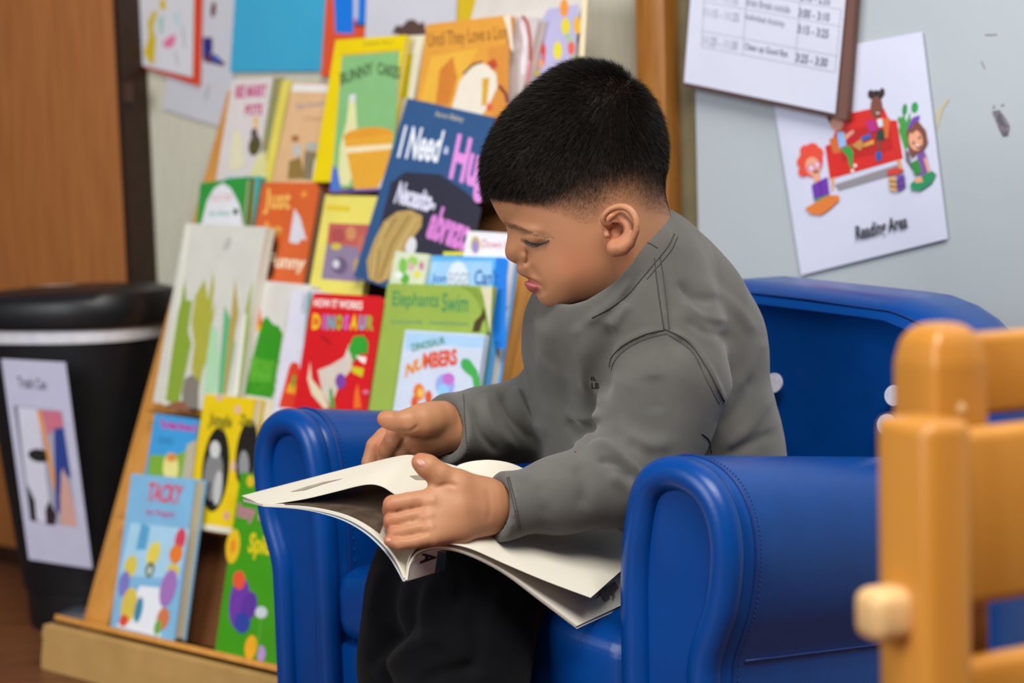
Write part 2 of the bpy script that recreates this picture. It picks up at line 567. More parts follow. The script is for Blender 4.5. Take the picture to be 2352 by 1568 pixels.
# reading area poster
SK, SKD = 'e8a383', '7a4436'
paper('reading_poster', "white glossy 'Reading Area' poster with children on a red sofa", [(1762, 138), (2118, 73), (2177, 548), (1840, 632)], 'd0d3ea', 0.0165,
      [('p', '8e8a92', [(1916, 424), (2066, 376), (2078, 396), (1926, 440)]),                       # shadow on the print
       ('p', '3f9a3c', [(2064, 300), (2070, 270), (2076, 262), (2082, 280), (2090, 256), (2094, 290), (2086, 340), (2078, 344)]),
       ('e', '2f8f45', 2078, 252, 6, 14, 0.1), ('e', '2b9a4a', 2101, 247, 8, 13, 0.1), ('e', '3f9a3c', 2066, 276, 4, 9, -0.1),
       ('p', '6f6a6e', [(2078, 342), (2088, 350), (2096, 392), (2080, 370)]),
       # sofa
       ('p', 'd0201a', [(1908, 330), (1932, 264), (1998, 250), (2030, 248), (2042, 276), (2060, 276), (2074, 364), (1906, 412), (1895, 335)]),
       ('p', 'b81410', [(1928, 300), (2042, 282), (2052, 344), (1934, 372)]),
       ('p', 'd9a070', [(1908, 410), (1918, 406), (1914, 440), (1910, 440)]), ('p', 'd9a070', [(2058, 368), (2068, 366), (2076, 392), (2070, 394)]),
       ('p', 'cf6a2a', [(1904, 320), (1920, 312), (1932, 350), (1914, 352)]), ('p', 'd9682a', [(2026, 272), (2044, 270), (2040, 316), (2030, 318)]),
       # child with the green trousers
       ('p', '5a2a2c', [(1897, 266), (1938, 274), (1930, 290), (1908, 288)]), ('e', 'd99a86', 1922, 284, 15, 16), ('p', '86bdf0', [(1922, 304), (1938, 302), (1944, 334), (1928, 340)]),
       ('p', 'd99a86', [(1936, 312), (1960, 298), (1962, 304), (1942, 322)]), ('p', '2d9a3c', [(1930, 342), (1952, 334), (1960, 350), (1958, 386), (1952, 384), (1946, 358)]),
       ('e', 'f0e6e0', 1964, 380, 4, 4), ('e', 'f0e6e0', 1958, 392, 4, 4),
       # child in the middle
       ('e', '321d1e', 2000, 216, 7, 10), ('e', '321d1e', 2026, 212, 6, 10), ('e', '2b191b', 2013, 220, 14, 13), ('e', SKD, 2013, 246, 14, 25), ('e', '4a1f1c', 2016, 262, 6, 4), ('e', 'e8dcd8', 2016, 260, 4, 2),
       ('p', 'b0257c', [(1988, 278), (2010, 274), (2016, 300), (1996, 304)]), ('p', 'cfe0ee', [(2014, 274), (2026, 272), (2028, 290), (2018, 292)]),
       ('p', '1c3a34', [(2014, 300), (2030, 296), (2032, 322), (2012, 324)]), ('l', SKD, [(2018, 322), (2019, 344)], 7), ('p', '2456a8', [(2010, 350), (2024, 346), (2026, 364), (2014, 372)]),
       ('p', 'c08a4a', [(1956, 334), (1978, 318), (1984, 334), (1976, 346)]), ('p', '2a5fb6', [(1976, 316), (1998, 306), (2002, 314), (1984, 324)]), ('p', 'd9a04a', [(1984, 330), (2006, 320), (2008, 330), (1984, 338)]),
       # child with red curls
       ('e', 'e24a34', 1863, 368, 27, 38), ('e', 'e24a34', 1842, 372, 12, 14), ('e', 'e24a34', 1850, 346, 13, 13), ('e', 'e24a34', 1866, 338, 13, 10), ('e', 'e24a34', 1880, 352, 11, 14), ('e', 'e24a34', 1844, 394, 11, 12),
       ('p', SK, [(1866, 398), (1880, 394), (1886, 416), (1872, 422)]), ('e', SK, 1867, 382, 17, 22, -0.25), ('e', 'cf7fae', 1862, 386, 9, 8), ('e', 'cf7fae', 1878, 378, 7, 8), ('e', 'e6d8e6', 1863, 386, 5, 5), ('e', 'e6d8e6', 1877, 378, 4, 5), ('e', '5a1f24', 1874, 394, 6, 3, -0.4),
       ('p', '6b2fa8', [(1864, 424), (1900, 406), (1905, 446), (1870, 460)]), ('l', '52208a', [(1882, 416), (1888, 452)], 3),
       ('p', '2c8f5a', [(1870, 458), (1904, 446), (1898, 462), (1882, 468)]), ('p', 'dc7a34', [(1849, 478), (1870, 466), (1904, 448), (1926, 448), (1928, 460), (1904, 482), (1886, 494), (1862, 492)]),
       # child with brown hair
       ('p', '7c4634', [(2082, 300), (2092, 282), (2110, 280), (2126, 300), (2131, 328), (2122, 344), (2104, 352), (2096, 364), (2088, 350)]),
       ('e', SK, 2103, 322, 16, 24, -0.15), ('p', '7c4634', [(2088, 296), (2112, 282), (2120, 304), (2106, 298), (2094, 308)]), ('p', '7440b0', [(2084, 292), (2096, 270), (2112, 264), (2110, 276), (2096, 286), (2088, 298)]),
       ('e', '2e3a50', 2098, 328, 2.5, 4), ('e', '2e3a50', 2112, 316, 2.5, 4), ('e', '6a1f1f', 2110, 336, 6, 5, -0.4), ('e', 'f4ece8', 2109, 334, 4, 2.4, -0.4),
       ('p', '7c4f9c', [(2106, 352), (2122, 346), (2128, 362), (2132, 408), (2114, 418), (2108, 380)]), ('l', SK, [(2124, 362), (2136, 404)], 6),
       ('p', '2c8a3c', [(2090, 374), (2108, 366), (2118, 394), (2102, 404)]), ('p', '1f8f5a', [(2090, 424), (2104, 410), (2140, 392), (2150, 400), (2140, 420), (2114, 438), (2094, 436)]),
       ('p', SK, [(2098, 412), (2116, 404), (2120, 418), (2104, 420)]),
       # pile of books
       ('p', 'd03a2a', [(2036, 392), (2058, 384), (2076, 390), (2060, 402), (2040, 402)]), ('p', 'd9a860', [(2040, 406), (2058, 408), (2060, 440), (2044, 436)]), ('p', '6b3fa0', [(2060, 406), (2076, 398), (2080, 430), (2062, 440)]),
       ('l', '402a50', [(2042, 416), (2060, 418), (2078, 410)], 3), ('l', '402a50', [(2043, 427), (2061, 430), (2079, 422)], 3),
       ('t', '1c1c22', 'Reading Area', (1967, 562), (2085, 533), (1964, 519), 0.02)], cat='poster', coat=0.35, rough=0.3)

# ================================================================== book rack
LEAN = math.radians(22.5)
RE = WN * math.sin(LEAN) + ZZ * math.cos(LEAN)          # up the slope
RN = -WN * math.cos(LEAN) + ZZ * math.sin(LEAN)         # out of the slope
RW = 0.655
TIER = [0.0, 0.152, 0.304, 0.462, 0.622]
m_rack = mat('rack_maple', '#d79a4c', rough=0.4, var=0.1, vscale=9, hex2='#cb8b3d', stretch=(10, 10, 0.8), coat=0.15)
m_rackd = mat('rack_hardboard', '#6e4424', rough=0.55, var=0.12, vscale=20)
m_lip = mat('lip_board', '#c09a5e', rough=0.55, var=0.08, vscale=25, hex2='#b58f54')
rack = link('book_rack', None, label='sloping maple book display rack filled with picture books, against the wall', cat='book rack')
rack.location = tuple(SB * np.array([1, 1, 0]))
SB0 = SB


def rk(name, o, a, b, c, m, bevel=0.002):
    ob = box(name, o, a, b, c, m, bevel=bevel)
    ob.parent = rack
    ob.matrix_parent_inverse = Matrix.Translation(rack.location).inverted()
    return ob


H = 0.80
rk('back_board', SB + WD * 0.02 - RN * 0.006, WD * (RW - 0.04), RE * H, -RN * 0.006, m_rackd)
for t0, wdt in ((0.0, 0.055), (RW - 0.03, 0.03)):
    rk('stile', SB + WD * t0 - RE * 0.03, WD * wdt, RE * (H + 0.03), -RN * 0.018, m_rack, bevel=0.004)
for t0 in (0.0, RW - 0.016):
    base = np.array([SB[0], SB[1], 0]) + WD * t0
    prof = [base + WN * 0.03, base + WN * 0.345, base + WN * 0.345 + ZZ * 0.80, base + WN * (0.335) + ZZ * 0.80]
    q0 = SB + WD * t0 - RN * 0.02
    prof = [base + WN * 0.01, base + WN * 0.345, base + WN * 0.345 + ZZ * 0.79, q0 + RE * (H - 0.01), q0]
    ob = link('side_panel', bm_mesh('side_panel', prism_bm(prof, WD * 0.016), m_rack, bevel=0.001), parent=rack)
    ob.matrix_parent_inverse = Matrix.Translation(rack.location).inverted()
for s in TIER[1:]:
    rk('ledge', SB + RE * (s - 0.008) + WD * 0.056, WD * (RW - 0.087), RE * 0.008, RN * 0.034, m_rack, bevel=0.001)
rk('bottom_shelf', SB + RE * -0.010 + WD * 0.004, WD * (RW - 0.008), RE * 0.008, RN * 0.05, m_rack, bevel=0.001)
# the deep front lip with its chipped left end
L0 = np.array([SB[0], SB[1], 0]) + WD * -0.015 - WN * 0.062
lipm = [L0, L0 + WD * (RW + 0.03), L0 + WD * (RW + 0.03) + ZZ * 0.064, L0 + ZZ * 0.064 + WD * 0.012, L0 + ZZ * 0.05 + WD * 0.006,
        L0 + ZZ * 0.044 + WD * 0.010, L0 + ZZ * 0.018 + WD * 0.002]
ob = link('front_lip', bm_mesh('front_lip', prism_bm(lipm, WN * 0.014), m_lip, bevel=0.001), parent=rack)
ob.matrix_parent_inverse = Matrix.Translation(rack.location).inverted()

# ------------------------------------------------------------------ books on the rack
BL_ = LEAN - math.radians(8)
BE = WN * math.sin(BL_) + ZZ * math.cos(BL_)
BN = -WN * math.cos(BL_) + ZZ * math.sin(BL_)
m_pages = mat('page_block', '#d9d4c4', rough=0.8, var=0.08, vscale=8, stretch=(1, 1, 60))
m_pages2 = mat('page_block_brown', '#b79f86', rough=0.8, var=0.08, vscale=8)


def rounded(o, a, b, ra, n=3):
    """rounded rectangle outline"""
    la, lb = np.linalg.norm(a), np.linalg.norm(b)
    ua, ub = a / la, b / lb
    pts = []
    rs = ra if isinstance(ra, (list, tuple)) else [ra] * 4
    for (cx, cy, a0, r) in ((0, 0, math.pi, rs[0]), (la, 0, 1.5 * math.pi, rs[1]), (la, lb, 0, rs[2]), (0, lb, 0.5 * math.pi, rs[3])):
        if r < 1e-5:
            pts.append(o + ua * cx + ub * cy)
            continue
        ox = cx + (r if cx == 0 else -r)
        oy = cy + (r if cy == 0 else -r)
        for i in range(n + 1):
            t = a0 + 0.5 * math.pi * i / n
            pts.append(o + ua * (ox + r * math.cos(t)) + ub * (oy + r * math.sin(t)))
    return pts


def book(label, tier, k, tl, tr, th, hexcol, items=(), spine=None, r=0.0, pages=None, name='picture_book', board=0.0022, drop=0.0):
    """a book standing on ledge `tier`, its face k metres in front of the ledge's back plane"""
    o = SB + RE * TIER[tier] + RN * 0.004 + BN * k
    a, b = hit(*tl, o, BN), hit(*tr, o, BN)
    U = b - a
    up = nrm(np.cross(BN, nrm(U)))
    if up[2] < 0:
        up = -up
    # lower edge rests on the ledge
    hs = [np.dot(c - o, BE) / np.dot(up, BE) for c in (a, b)]
    V = up * (min(hs) if np.dot(U, BE) >= 0 else hs[1])
    h = np.linalg.norm(V) - 0.0005 + drop
    V = nrm(V) * h
    bl = a - V
    front = mat('cover_' + hexcol, '#' + hexcol, rough=0.38, var=0.04, vscale=30, coat=0.15)
    sp = mat('cover_' + spine, '#' + spine, rough=0.4, var=0.04) if spine else front
    bm = bmesh.new()
    prism_bm(rounded(bl, U, V, r), -BN * board, bm)
    prism_bm(rounded(bl - BN * (th - board), U, V, r), -BN * board, bm)
    nf = len(bm.faces)
    box_bm(bl - BN * board * 0.9, nrm(U) * board, V, -BN * (th - 1.8 * board), bm)
    me = bm_mesh('cover', bm, [front, sp])
    for i, p in enumerate(me.polygons):
        p.material_index = 1 if i >= nf else 0
    ob = link(name, me, label=label, cat='book', group='picture books on the rack')
    ui, vi = nrm(U) * 0.003, nrm(V) * 0.003
    po = bl + ui * 0.8 + vi - BN * (board * 1.02)
    pm = mat('pages_' + pages, '#' + pages, rough=0.75, var=0.1, vscale=8) if pages else m_pages
    link('page_block', bm_mesh('page_block', prism_bm(rounded(po, U - ui * 1.8, V - 2 * vi, max(r - 0.003, 0)), -BN * (th - 2.04 * board)), pm), parent=ob)
    if items:
        art_px(o, BN, items, ob)
    return ob


# ---- lowest tier
book('light blue picture book with red title on the lowest tier, far left', 0, 0.040, (302, 1087), (449, 1100), 0.020, '7fb6dd', [
    ('p', 'a5cfe8', [(300, 1200), (436, 1215), (410, 1330), (275, 1320)]), ('p', 'e4e8f0', [(322, 1345), (375, 1350), (368, 1462), (268, 1438)]),
    ('p', '5aa0cc', [(325, 1200), (345, 1210), (335, 1262), (312, 1262)]), ('e', 'd9c34a', 300, 1300, 14, 26, 0.2), ('e', '7a78c0', 285, 1340, 12, 30, 0.2),
    ('e', 'd8bd4e', 296, 1390, 18, 42, 0.2), ('e', '3f87a8', 318, 1400, 9, 30, 0.2), ('e', 'd84a30', 284, 1425, 10, 14, 0.3), ('e', 'e2cd52', 352, 1272, 14, 30, 0.3),
    ('e', '5f6340', 344, 1308, 10, 18, 0.2), ('e', 'c9d2c8', 344, 1310, 5, 10, 0.2), ('e', 'd0405a', 414, 1238, 12, 26, 0.2), ('e', 'e07a2a', 404, 1272, 15, 22, 0.2),
    ('e', 'd9c04a', 398, 1308, 14, 14), ('e', 'a070b8', 386, 1350, 18, 44, 0.25), ('e', 'd0784a', 374, 1420, 14, 26, 0.2), ('e', '6aa83a', 362, 1440, 8, 18, 0.2),
    ('t', 'd8506a', 'TACKY', (334, 1150), (413, 1158), (344, 1106), 0.03), ('t', 'c86a9a', 'the Penguin', (332, 1185), (398, 1192), (336, 1166), 0.01)], pages='cfc3a6')
book('green picture book with yellow flowers, beside the blue armchair', 0, 0.036, (553, 1084), (705, 1102), 0.016, '3f9412', [
    ('t', 'c86a9a', 'Itsy', (543, 1198), (584, 1203), (548, 1154), 0.03), ('t', 'd070a2', 'Bitsy', (592, 1204), (660, 1212), (597, 1160), 0.03),
    ('t', 'd9c30c', 'Spider', (566, 1282), (645, 1292), (576, 1222), 0.04), ('e', 'e0b818', 535, 1254, 16, 40, 0.12), ('e', 'e08a18', 535, 1254, 7, 16, 0.12),
    ('e', '6a35a0', 550, 1385, 24, 60, 0.1), ('e', 'e0502e', 549, 1332, 14, 22), ('e', '5a2f98', 572, 1392, 18, 34, 0.2), ('e', 'c4ccd0', 600, 1406, 14, 14),
    ('e', '2f3f9a', 556, 1430, 18, 24), ('e', 'e8a61c', 576, 1486, 14, 28, 0.15), ('e', 'b48fd0', 600, 1500, 10, 18), ('l', '5aa43a', [(600, 1418), (592, 1500)], 4),
    ('e', 'd8b418', 575, 1105, 9, 14)], spine='d8dcc0')
book('narrow white-edged book hidden between the green book and the armchair', 0, 0.018, (618, 1180), (742, 1196), 0.012, '2f7d1c', [], pages='e0dcc8')
# ---- second tier
book('small blue and green book with a magenta title on the second tier', 1, 0.036, (356, 949), (457, 963), 0.012, '3f9bd8', [
    ('t', 'c0309a', 'The Bear Brown B', (366, 982), (450, 993), (368, 962), 0.05), ('t', '2f78b8', 'GORD', (362, 1018), (398, 1022), (364, 1002), 0.03),
    ('p', '7aa832', [(344, 1044), (400, 1046), (440, 1030), (420, 1170), (330, 1160)]), ('e', 'e2d68a', 392, 1075, 18, 36), ('e', 'd88a3a', 394, 1050, 12, 10),
    ('p', 'b7ae98', [(430, 1020), (452, 1010), (440, 1110), (414, 1110)])], spine='e3c21c')
book('bright yellow book with black ovals on the second tier', 1, 0.034, (470, 905), (586, 915), 0.016, 'e3c40a', [
    ('e', '181510', 495, 1078, 31, 98, 0.09), ('e', '7f7f80', 490, 1092, 22, 58, 0.08), ('e', 'c9cbc8', 494, 1032, 12, 20), ('e', 'b9babb', 500, 1120, 10, 40, 0.1),
    ('e', '181510', 566, 1040, 24, 78, 0.12), ('e', '8d8f92', 560, 1070, 12, 36), ('e', 'd8a8a0', 504, 912, 8, 8), ('e', 'e2b0a0', 546, 940, 7, 10), ('e', 'd89a90', 520, 1184, 7, 10),
    ('e', 'd8b0a0', 536, 1070, 6, 12), ('t', '8f8410', 'Jungle', (476, 984), (530, 992), (482, 946), 0.05), ('t', '8f8410', 'Zoo', (548, 975), (580, 980), (552, 950), 0.05),
    ('p', 'd9d6c2', [(462, 1202), (533, 1212), (530, 1226), (460, 1215)])], pages='d9d6c2')
book('cream paperback behind the bright yellow book on the second tier', 1, 0.016, (560, 912), (645, 922), 0.012, 'd6cdb4', [
    ('p', 'c2b698', [(600, 925), (604, 925), (590, 1100), (584, 1100)])], pages='c9bd9c')
# ---- third tier
book('tall off-white book with painted green plants on the third tier', 2, 0.044, (426, 512), (612, 521), 0.016, 'cfcfc6', [
    ('p', 'dcdccb', [(428, 514), (438, 514), (384, 930), (376, 930)]),
    ('p', '86a032', [(416, 690), (424, 640), (428, 690), (442, 690), (432, 760), (440, 790), (410, 930), (380, 920), (396, 800), (408, 720)]),
    ('p', 'a9a83e', [(448, 680), (470, 640), (478, 690), (490, 620), (492, 660), (486, 720), (498, 690), (480, 780), (486, 800), (466, 850), (456, 900), (440, 850), (446, 790), (440, 740)]),
    ('p', 'a9d2ac', [(486, 740), (500, 760), (504, 830), (496, 905), (468, 900), (474, 830)]), ('p', '5fae78', [(516, 700), (528, 730), (540, 790), (520, 905), (500, 905), (508, 800)]),
    ('p', 'b09a52', [(540, 640), (548, 720), (534, 800), (520, 906), (512, 906), (526, 760)]), ('p', '9aa84a', [(580, 640), (572, 740), (550, 905), (540, 905), (560, 730)]),
    ('p', 'e6e6dc', [(560, 720), (566, 720), (546, 908), (536, 908)]), ('p', '7f786e', [(418, 900), (424, 870), (440, 860), (456, 872), (456, 940), (420, 935)]),
    ('p', '8c5a40', [(392, 925), (420, 920), (440, 945), (388, 940)]), ('e', 'b4b6b2', 522, 560, 7, 16, 0.4)], spine='8fa03a', pages='d8d8cc')
book('white book with a green hill picture on the third tier', 2, 0.030, (600, 644), (716, 654), 0.014, 'd2d0ca', [
    ('p', '2f8f10', [(600, 740), (612, 725), (628, 745), (640, 748), (650, 768), (626, 915), (560, 905)]), ('p', 'e0621a', [(588, 700), (596, 690), (602, 740), (596, 756), (584, 752)]),
    ('p', 'e8a61c', [(584, 745), (600, 748), (596, 760), (582, 758)]), ('p', '58a82a', [(578, 820), (630, 830), (622, 880), (572, 875)]), ('t', '4a9a1c', 'HOW', (588, 855), (636, 862), (594, 822), 0.02),
    ('t', '4a9a1c', 'PLANTS', (578, 898), (630, 905), (584, 866), 0.02)], spine='e8e4dc')
book('white book with red fruit and a teal spine edge on the third tier', 2, 0.044, (672, 664), (742, 668), 0.016, 'd6d6e6', [
    ('p', 'd83a1a', [(664, 842), (672, 830), (686, 835), (690, 860), (682, 940), (640, 935)]), ('p', 'e6a020', [(664, 880), (680, 884), (678, 905), (656, 900)]), ('p', '6fa02a', [(672, 862), (680, 862), (676, 890), (668, 888)]),
    ('p', '3aa89a', [(708, 668), (716, 670), (694, 940), (684, 940)]), ('t', '9a9ab0', 'ABC', (690, 720), (706, 722), (694, 672))], spine='d83a2a')
book('red dinosaur book with multicoloured title on the third tier', 2, 0.062, (717, 672), (882, 681), 0.022, 'd0141e', [
    ('t', 'f0dcd8', 'HOW IT WORKS', (720, 704), (832, 711), (721, 685), 0.04), ('t', 'e8c018', 'D', (716, 756), (734, 757), (719, 720), 0.05), ('t', 'c060b0', 'I', (739, 756), (746, 757), (742, 721), 0.05),
    ('t', '4aa8c0', 'N', (750, 757), (767, 758), (753, 722), 0.05), ('t', '8fb83a', 'O', (770, 757), (785, 758), (773, 722), 0.05), ('t', 'd060c0', 'S', (788, 757), (800, 758), (791, 722), 0.05),
    ('t', 'e8c018', 'A', (803, 757), (820, 758), (806, 722), 0.05), ('t', '7aa8d0', 'U', (823, 757), (838, 758), (826, 723), 0.05), ('t', '9aa83a', 'R', (841, 758), (857, 759), (844, 724), 0.05),
    ('p', 'd9cfb0', [(712, 830), (716, 870), (740, 900), (756, 936), (744, 938), (716, 905), (706, 870)]), ('p', 'cfc4b8', [(730, 850), (760, 838), (790, 820), (802, 790), (815, 800), (806, 850), (780, 880), (760, 935), (740, 900)]),
    ('p', '2f9a2a', [(800, 800), (812, 772), (835, 770), (846, 786), (844, 812), (826, 812), (812, 832)]), ('p', 'c9c018', [(806, 840), (836, 846), (832, 866), (810, 856)]), ('p', 'f0e4e0', [(816, 816), (842, 820), (838, 836), (826, 828)]),
    ('e', '7a3fa0', 782, 875, 12, 18), ('p', '4a9a3a', [(756, 895), (762, 890), (770, 936), (758, 938)]), ('p', 'e86a1c', [(815, 900), (822, 880), (830, 936), (812, 938)]), ('l', '8a0f18', [(738, 770), (760, 790)], 4), ('e', 'd86a8a', 840, 900, 8, 5)], r=0.008, pages='b7967e')
book('blue book with a white egg shape, rightmost on the third tier', 2, 0.042, (981, 586), (1168, 591), 0.020, '5fb0ee', [
    ('p', '9cc8f2', [(990, 600), (1130, 600), (1128, 660), (986, 660)]), ('e', 'd8e4f4', 1052, 645, 25, 46), ('p', '1a7be0', [(1140, 590), (1166, 594), (1160, 800), (1136, 800), (1128, 700)]),
    ('t', '2f6fae', 'Jon', (988, 656), (1024, 656), (992, 628), 0.02), ('t', '9aa4b4', 'EGGS', (1030, 656), (1078, 656), (1032, 626), 0.01), ('t', '2a62a6', "Can't", (1088, 654), (1142, 655), (1092, 618), 0.02)], r=0.006, spine='1a62c8', pages='e4e0d0')
book('small pale floral book behind the green elephant book', 2, 0.049, (908, 576), (986, 584), 0.006, 'd4dcc0', [
    ('e', '7ac04a', 926, 610, 10, 18), ('e', '9ac85a', 948, 600, 12, 12), ('e', 'd8a8b0', 944, 612, 7, 9), ('e', 'e0d44a', 958, 630, 8, 8), ('e', 'c880a0', 968, 610, 6, 10), ('e', '5aa83a', 930, 640, 10, 12), ('e', 'e8ece8', 915, 632, 10, 8)])
book('green elephant book with dark green title, third tier', 2, 0.058, (890, 650), (1132, 657), 0.008, '96b04c', [
    ('p', '7f9a38', [(1050, 656), (1094, 660), (1108, 676), (1128, 764), (1122, 764), (1096, 690), (1076, 668)]), ('p', 'd4cfb0', [(1104, 659), (1131, 658), (1126, 764), (1118, 720), (1110, 680)]),
    ('t', '2f8a5a', 'Elephants', (900, 712), (1006, 716), (903, 668), 0.01), ('t', '2f8a5a', 'Swim', (1014, 716), (1074, 718), (1017, 672), 0.01),
    ('t', '4a8a80', 'by Linda Capus Riley', (898, 744), (970, 746), (899, 733)), ('t', '4a8a80', 'Illustrated by Steve Jenkins', (986, 747), (1076, 750), (987, 736)),
    ('p', '46381c', [(1084, 762), (1090, 738), (1104, 724), (1112, 706), (1116, 730), (1108, 740), (1102, 762)])], pages='c9c2a6')
book('white counting book with orange title in front of the green elephant book', 2, 0.068, (931, 757), (1114, 768), 0.008, 'cdd6ea', [
    ('p', 'a9cdee', [(932, 762), (1112, 772), (1110, 800), (1000, 790), (931, 806)]), ('t', '3f8a6a', 'DINOSAUR', (947, 808), (1024, 790), (944, 790), 0.03),
    ('t', 'e08a20', 'NU', (930, 868), (972, 846), (934, 836), 0.05), ('t', 'd8502a', 'MBERS', (974, 848), (1051, 838), (972, 810), 0.05),
    ('e', '2aa890', 1068, 836, 10, 14), ('p', '3fa84a', [(1058, 830), (1078, 824), (1096, 850), (1104, 880), (1100, 902), (1090, 902), (1084, 866), (1066, 852)]),
    ('e', '9aa4e8', 1022, 884, 22, 26), ('e', 'c070c8', 1030, 870, 14, 14), ('e', '8fc8f0', 1018, 896, 14, 14), ('e', 'e07a2a', 962, 900, 13, 20), ('e', 'f0c060', 966, 902, 6, 10), ('e', 'd8582a', 984, 912, 8, 16), ('e', 'd8582a', 952, 925, 8, 16)])
# ---- fourth tier
book('green book with a white dome picture, fourth tier at the left', 3, 0.040, (460, 421), (567, 405), 0.010, '2f8f3a', [
    ('p', 'd6d6dc', [(462, 514), (476, 460), (492, 432), (512, 420), (530, 432), (550, 470), (558, 514), (552, 560), (460, 560)]), ('t', 'd09a9a', 'EASTER', (484, 462), (532, 460), (486, 448)),
    ('t', '5fae8a', 'Egg Hunt', (480, 500), (526, 498), (482, 484), 0.02), ('e', '3a4a2a', 541, 486, 6, 7)], spine='d8c84a', pages='e0d8b8')
book('teal-edged book squeezed between the green and the orange books', 3, 0.028, (520, 408), (598, 404), 0.012, '3aa8a8', [('p', '8a6a3a', [(575, 408), (586, 408), (580, 520), (570, 520)])], pages='9a7a4a')
book('orange book with cream letters and rounded corners on the fourth tier', 3, 0.040, (604, 418), (735, 420), 0.022, 'd0602c', [
    ('t', 'e8b85a', 'Just', (604, 492), (664, 495), (610, 432), 0.02), ('t', 'e0a84a', 'be', (606, 540), (646, 542), (610, 508), 0.02), ('p', '6a3a1a', [(606, 545), (626, 540), (640, 560), (628, 636), (604, 636)]),
    ('t', 'e8d4b8', 'Funny', (612, 622), (698, 630), (618, 580), 0.03), ('p', 'cfcdd6', [(676, 478), (690, 500), (704, 552), (694, 548), (684, 560), (664, 556)]), ('e', 'e0943a', 698, 446, 6, 8, 0.4)], r=0.012, pages='8a6a52')
book('yellow book with a red and purple scene on the fourth tier', 3, 0.036, (748, 447), (870, 451), 0.010, 'e2d668', [
    ('p', 'd8c02a', [(750, 470), (804, 474), (802, 486), (748, 482)]), ('p', 'b85a52', [(756, 512), (854, 516), (840, 584), (748, 580)]), ('p', '8a7a98', [(750, 560), (842, 568), (828, 648), (738, 640)]),
    ('e', 'a84a4a', 776, 540, 16, 16), ('e', 'c88a5a', 806, 536, 12, 16), ('e', '6a5878', 780, 610, 18, 20), ('e', 'cfd0dc', 772, 606, 8, 10), ('e', 'c8b84a', 772, 566, 12, 8), ('e', 'c06a5a', 830, 560, 10, 22), ('e', 'b89a6a', 820, 610, 9, 18)])
hug = book('dark blue book with white and pink handwriting, tilted on the fourth tier', 3, 0.050, (936, 225), (1138, 270), 0.012, '2f5484', [
    ('p', '2b2a3c', [(930, 395), (1010, 400), (1070, 440), (1106, 480), (1080, 600), (850, 640), (862, 560), (898, 420)]),
    ('t', 'bcb69a', 'Aaron Blabey', (998, 270), (1063, 284), (1001, 254), 0.01), ('t', 'e8ecf8', 'I Need', (912, 362), (1004, 374), (930, 288), 0.03), ('t', 'c8d0f0', 'a', (1018, 352), (1028, 354), (1022, 336), 0.03),
    ('t', 'dd8fdc', 'Hug', (1024, 440), (1108, 470), (1052, 306), 0.04), ('t', 'dcdcf4', 'Necesito', (904, 466), (984, 488), (920, 416), 0.04), ('t', 'dcdcf4', 'un', (974, 476), (996, 482), (980, 462), 0.04),
    ('t', 'd480d0', 'abrazo', (976, 546), (1068, 580), (1000, 468), 0.05),
    ('p', 'b5975a', [(846, 640), (842, 600), (860, 550), (882, 508), (912, 486), (944, 482), (970, 496), (968, 520), (944, 552), (920, 590), (896, 640), (870, 650)]),
    ('l', '8a6f3a', [(862, 640), (872, 560), (910, 500)], 4), ('l', '8a6f3a', [(872, 640), (900, 560), (940, 495)], 4), ('l', 'd0b878', [(858, 640), (864, 580), (892, 512)], 3), ('l', 'd0b878', [(884, 640), (920, 560), (956, 500)], 3),
    ('e', 'd8d8e0', 944, 566, 12, 22, 0.2)], pages='d0ccc0')
book('white book with thin red lettering peeping out behind the boy', 3, 0.056, (1074, 530), (1190, 537), 0.005, 'e6e6ee', [
    ('e', 'c8b060', 1092, 562, 11, 20), ('e', '9a88c8', 1092, 566, 7, 16), ('t', 'd0506a', 'Down by', (1106, 574), (1176, 578), (1108, 550), 0.0), ('p', 'd8d83a', [(1018, 578), (1066, 578), (1064, 586), (1018, 586)])])
# ---- top tier
book('white book with crimson capitals at the left end of the top tier', 4, 0.036, (534, 184), (626, 178), 0.014, 'cfc8c8', [
    ('t', 'b8407a', 'BEE MARRY', (540, 226), (612, 222), (542, 196), 0.04), ('t', 'b8407a', 'POTS', (562, 266), (602, 264), (564, 240), 0.05), ('p', 'e0a83a', [(583, 268), (592, 268), (590, 296), (584, 296)]),
    ('e', '4f4a22', 585, 334, 14, 24, 0.2), ('e', '5a4a4a', 584, 308, 8, 14), ('p', 'd6cfae', [(536, 300), (552, 300), (560, 380), (540, 392), (526, 390)]), ('p', 'd0cc92', [(590, 360), (612, 345), (610, 410), (570, 410)])], pages='d9d3c0')
book('thin olive-edged book second from the left on the top tier', 4, 0.030, (600, 180), (648, 178), 0.008, '8a8a5a', [], pages='a8a88a')
book('thin yellow-spined book third from the left on the top tier', 4, 0.036, (648, 184), (668, 184), 0.010, 'd8c85a', [], pages='e0d8a0')
book('peach book with a white top band on the top tier', 4, 0.044, (672, 190), (774, 193), 0.012, 'd6ae84', [
    ('p', 'dcdad6', [(672, 193), (770, 196), (766, 213), (670, 210)]), ('t', '8a8a9a', 'The Country', (678, 256), (750, 244), (680, 240), 0.02), ('t', 'b0906a', 'Village', (692, 278), (740, 278), (693, 266)),
    ('p', '8a7038', [(664, 370), (690, 360), (700, 410), (660, 412)]), ('p', '7f745a', [(700, 345), (730, 350), (720, 412), (696, 412)]), ('e', 'a06a3a', 678, 318, 9, 8), ('e', 'b0b8b4', 682, 345, 9, 16), ('e', 'a8aca8', 716, 336, 14, 10), ('p', 'c9ccd8', [(722, 366), (732, 366), (726, 410), (716, 410)])])
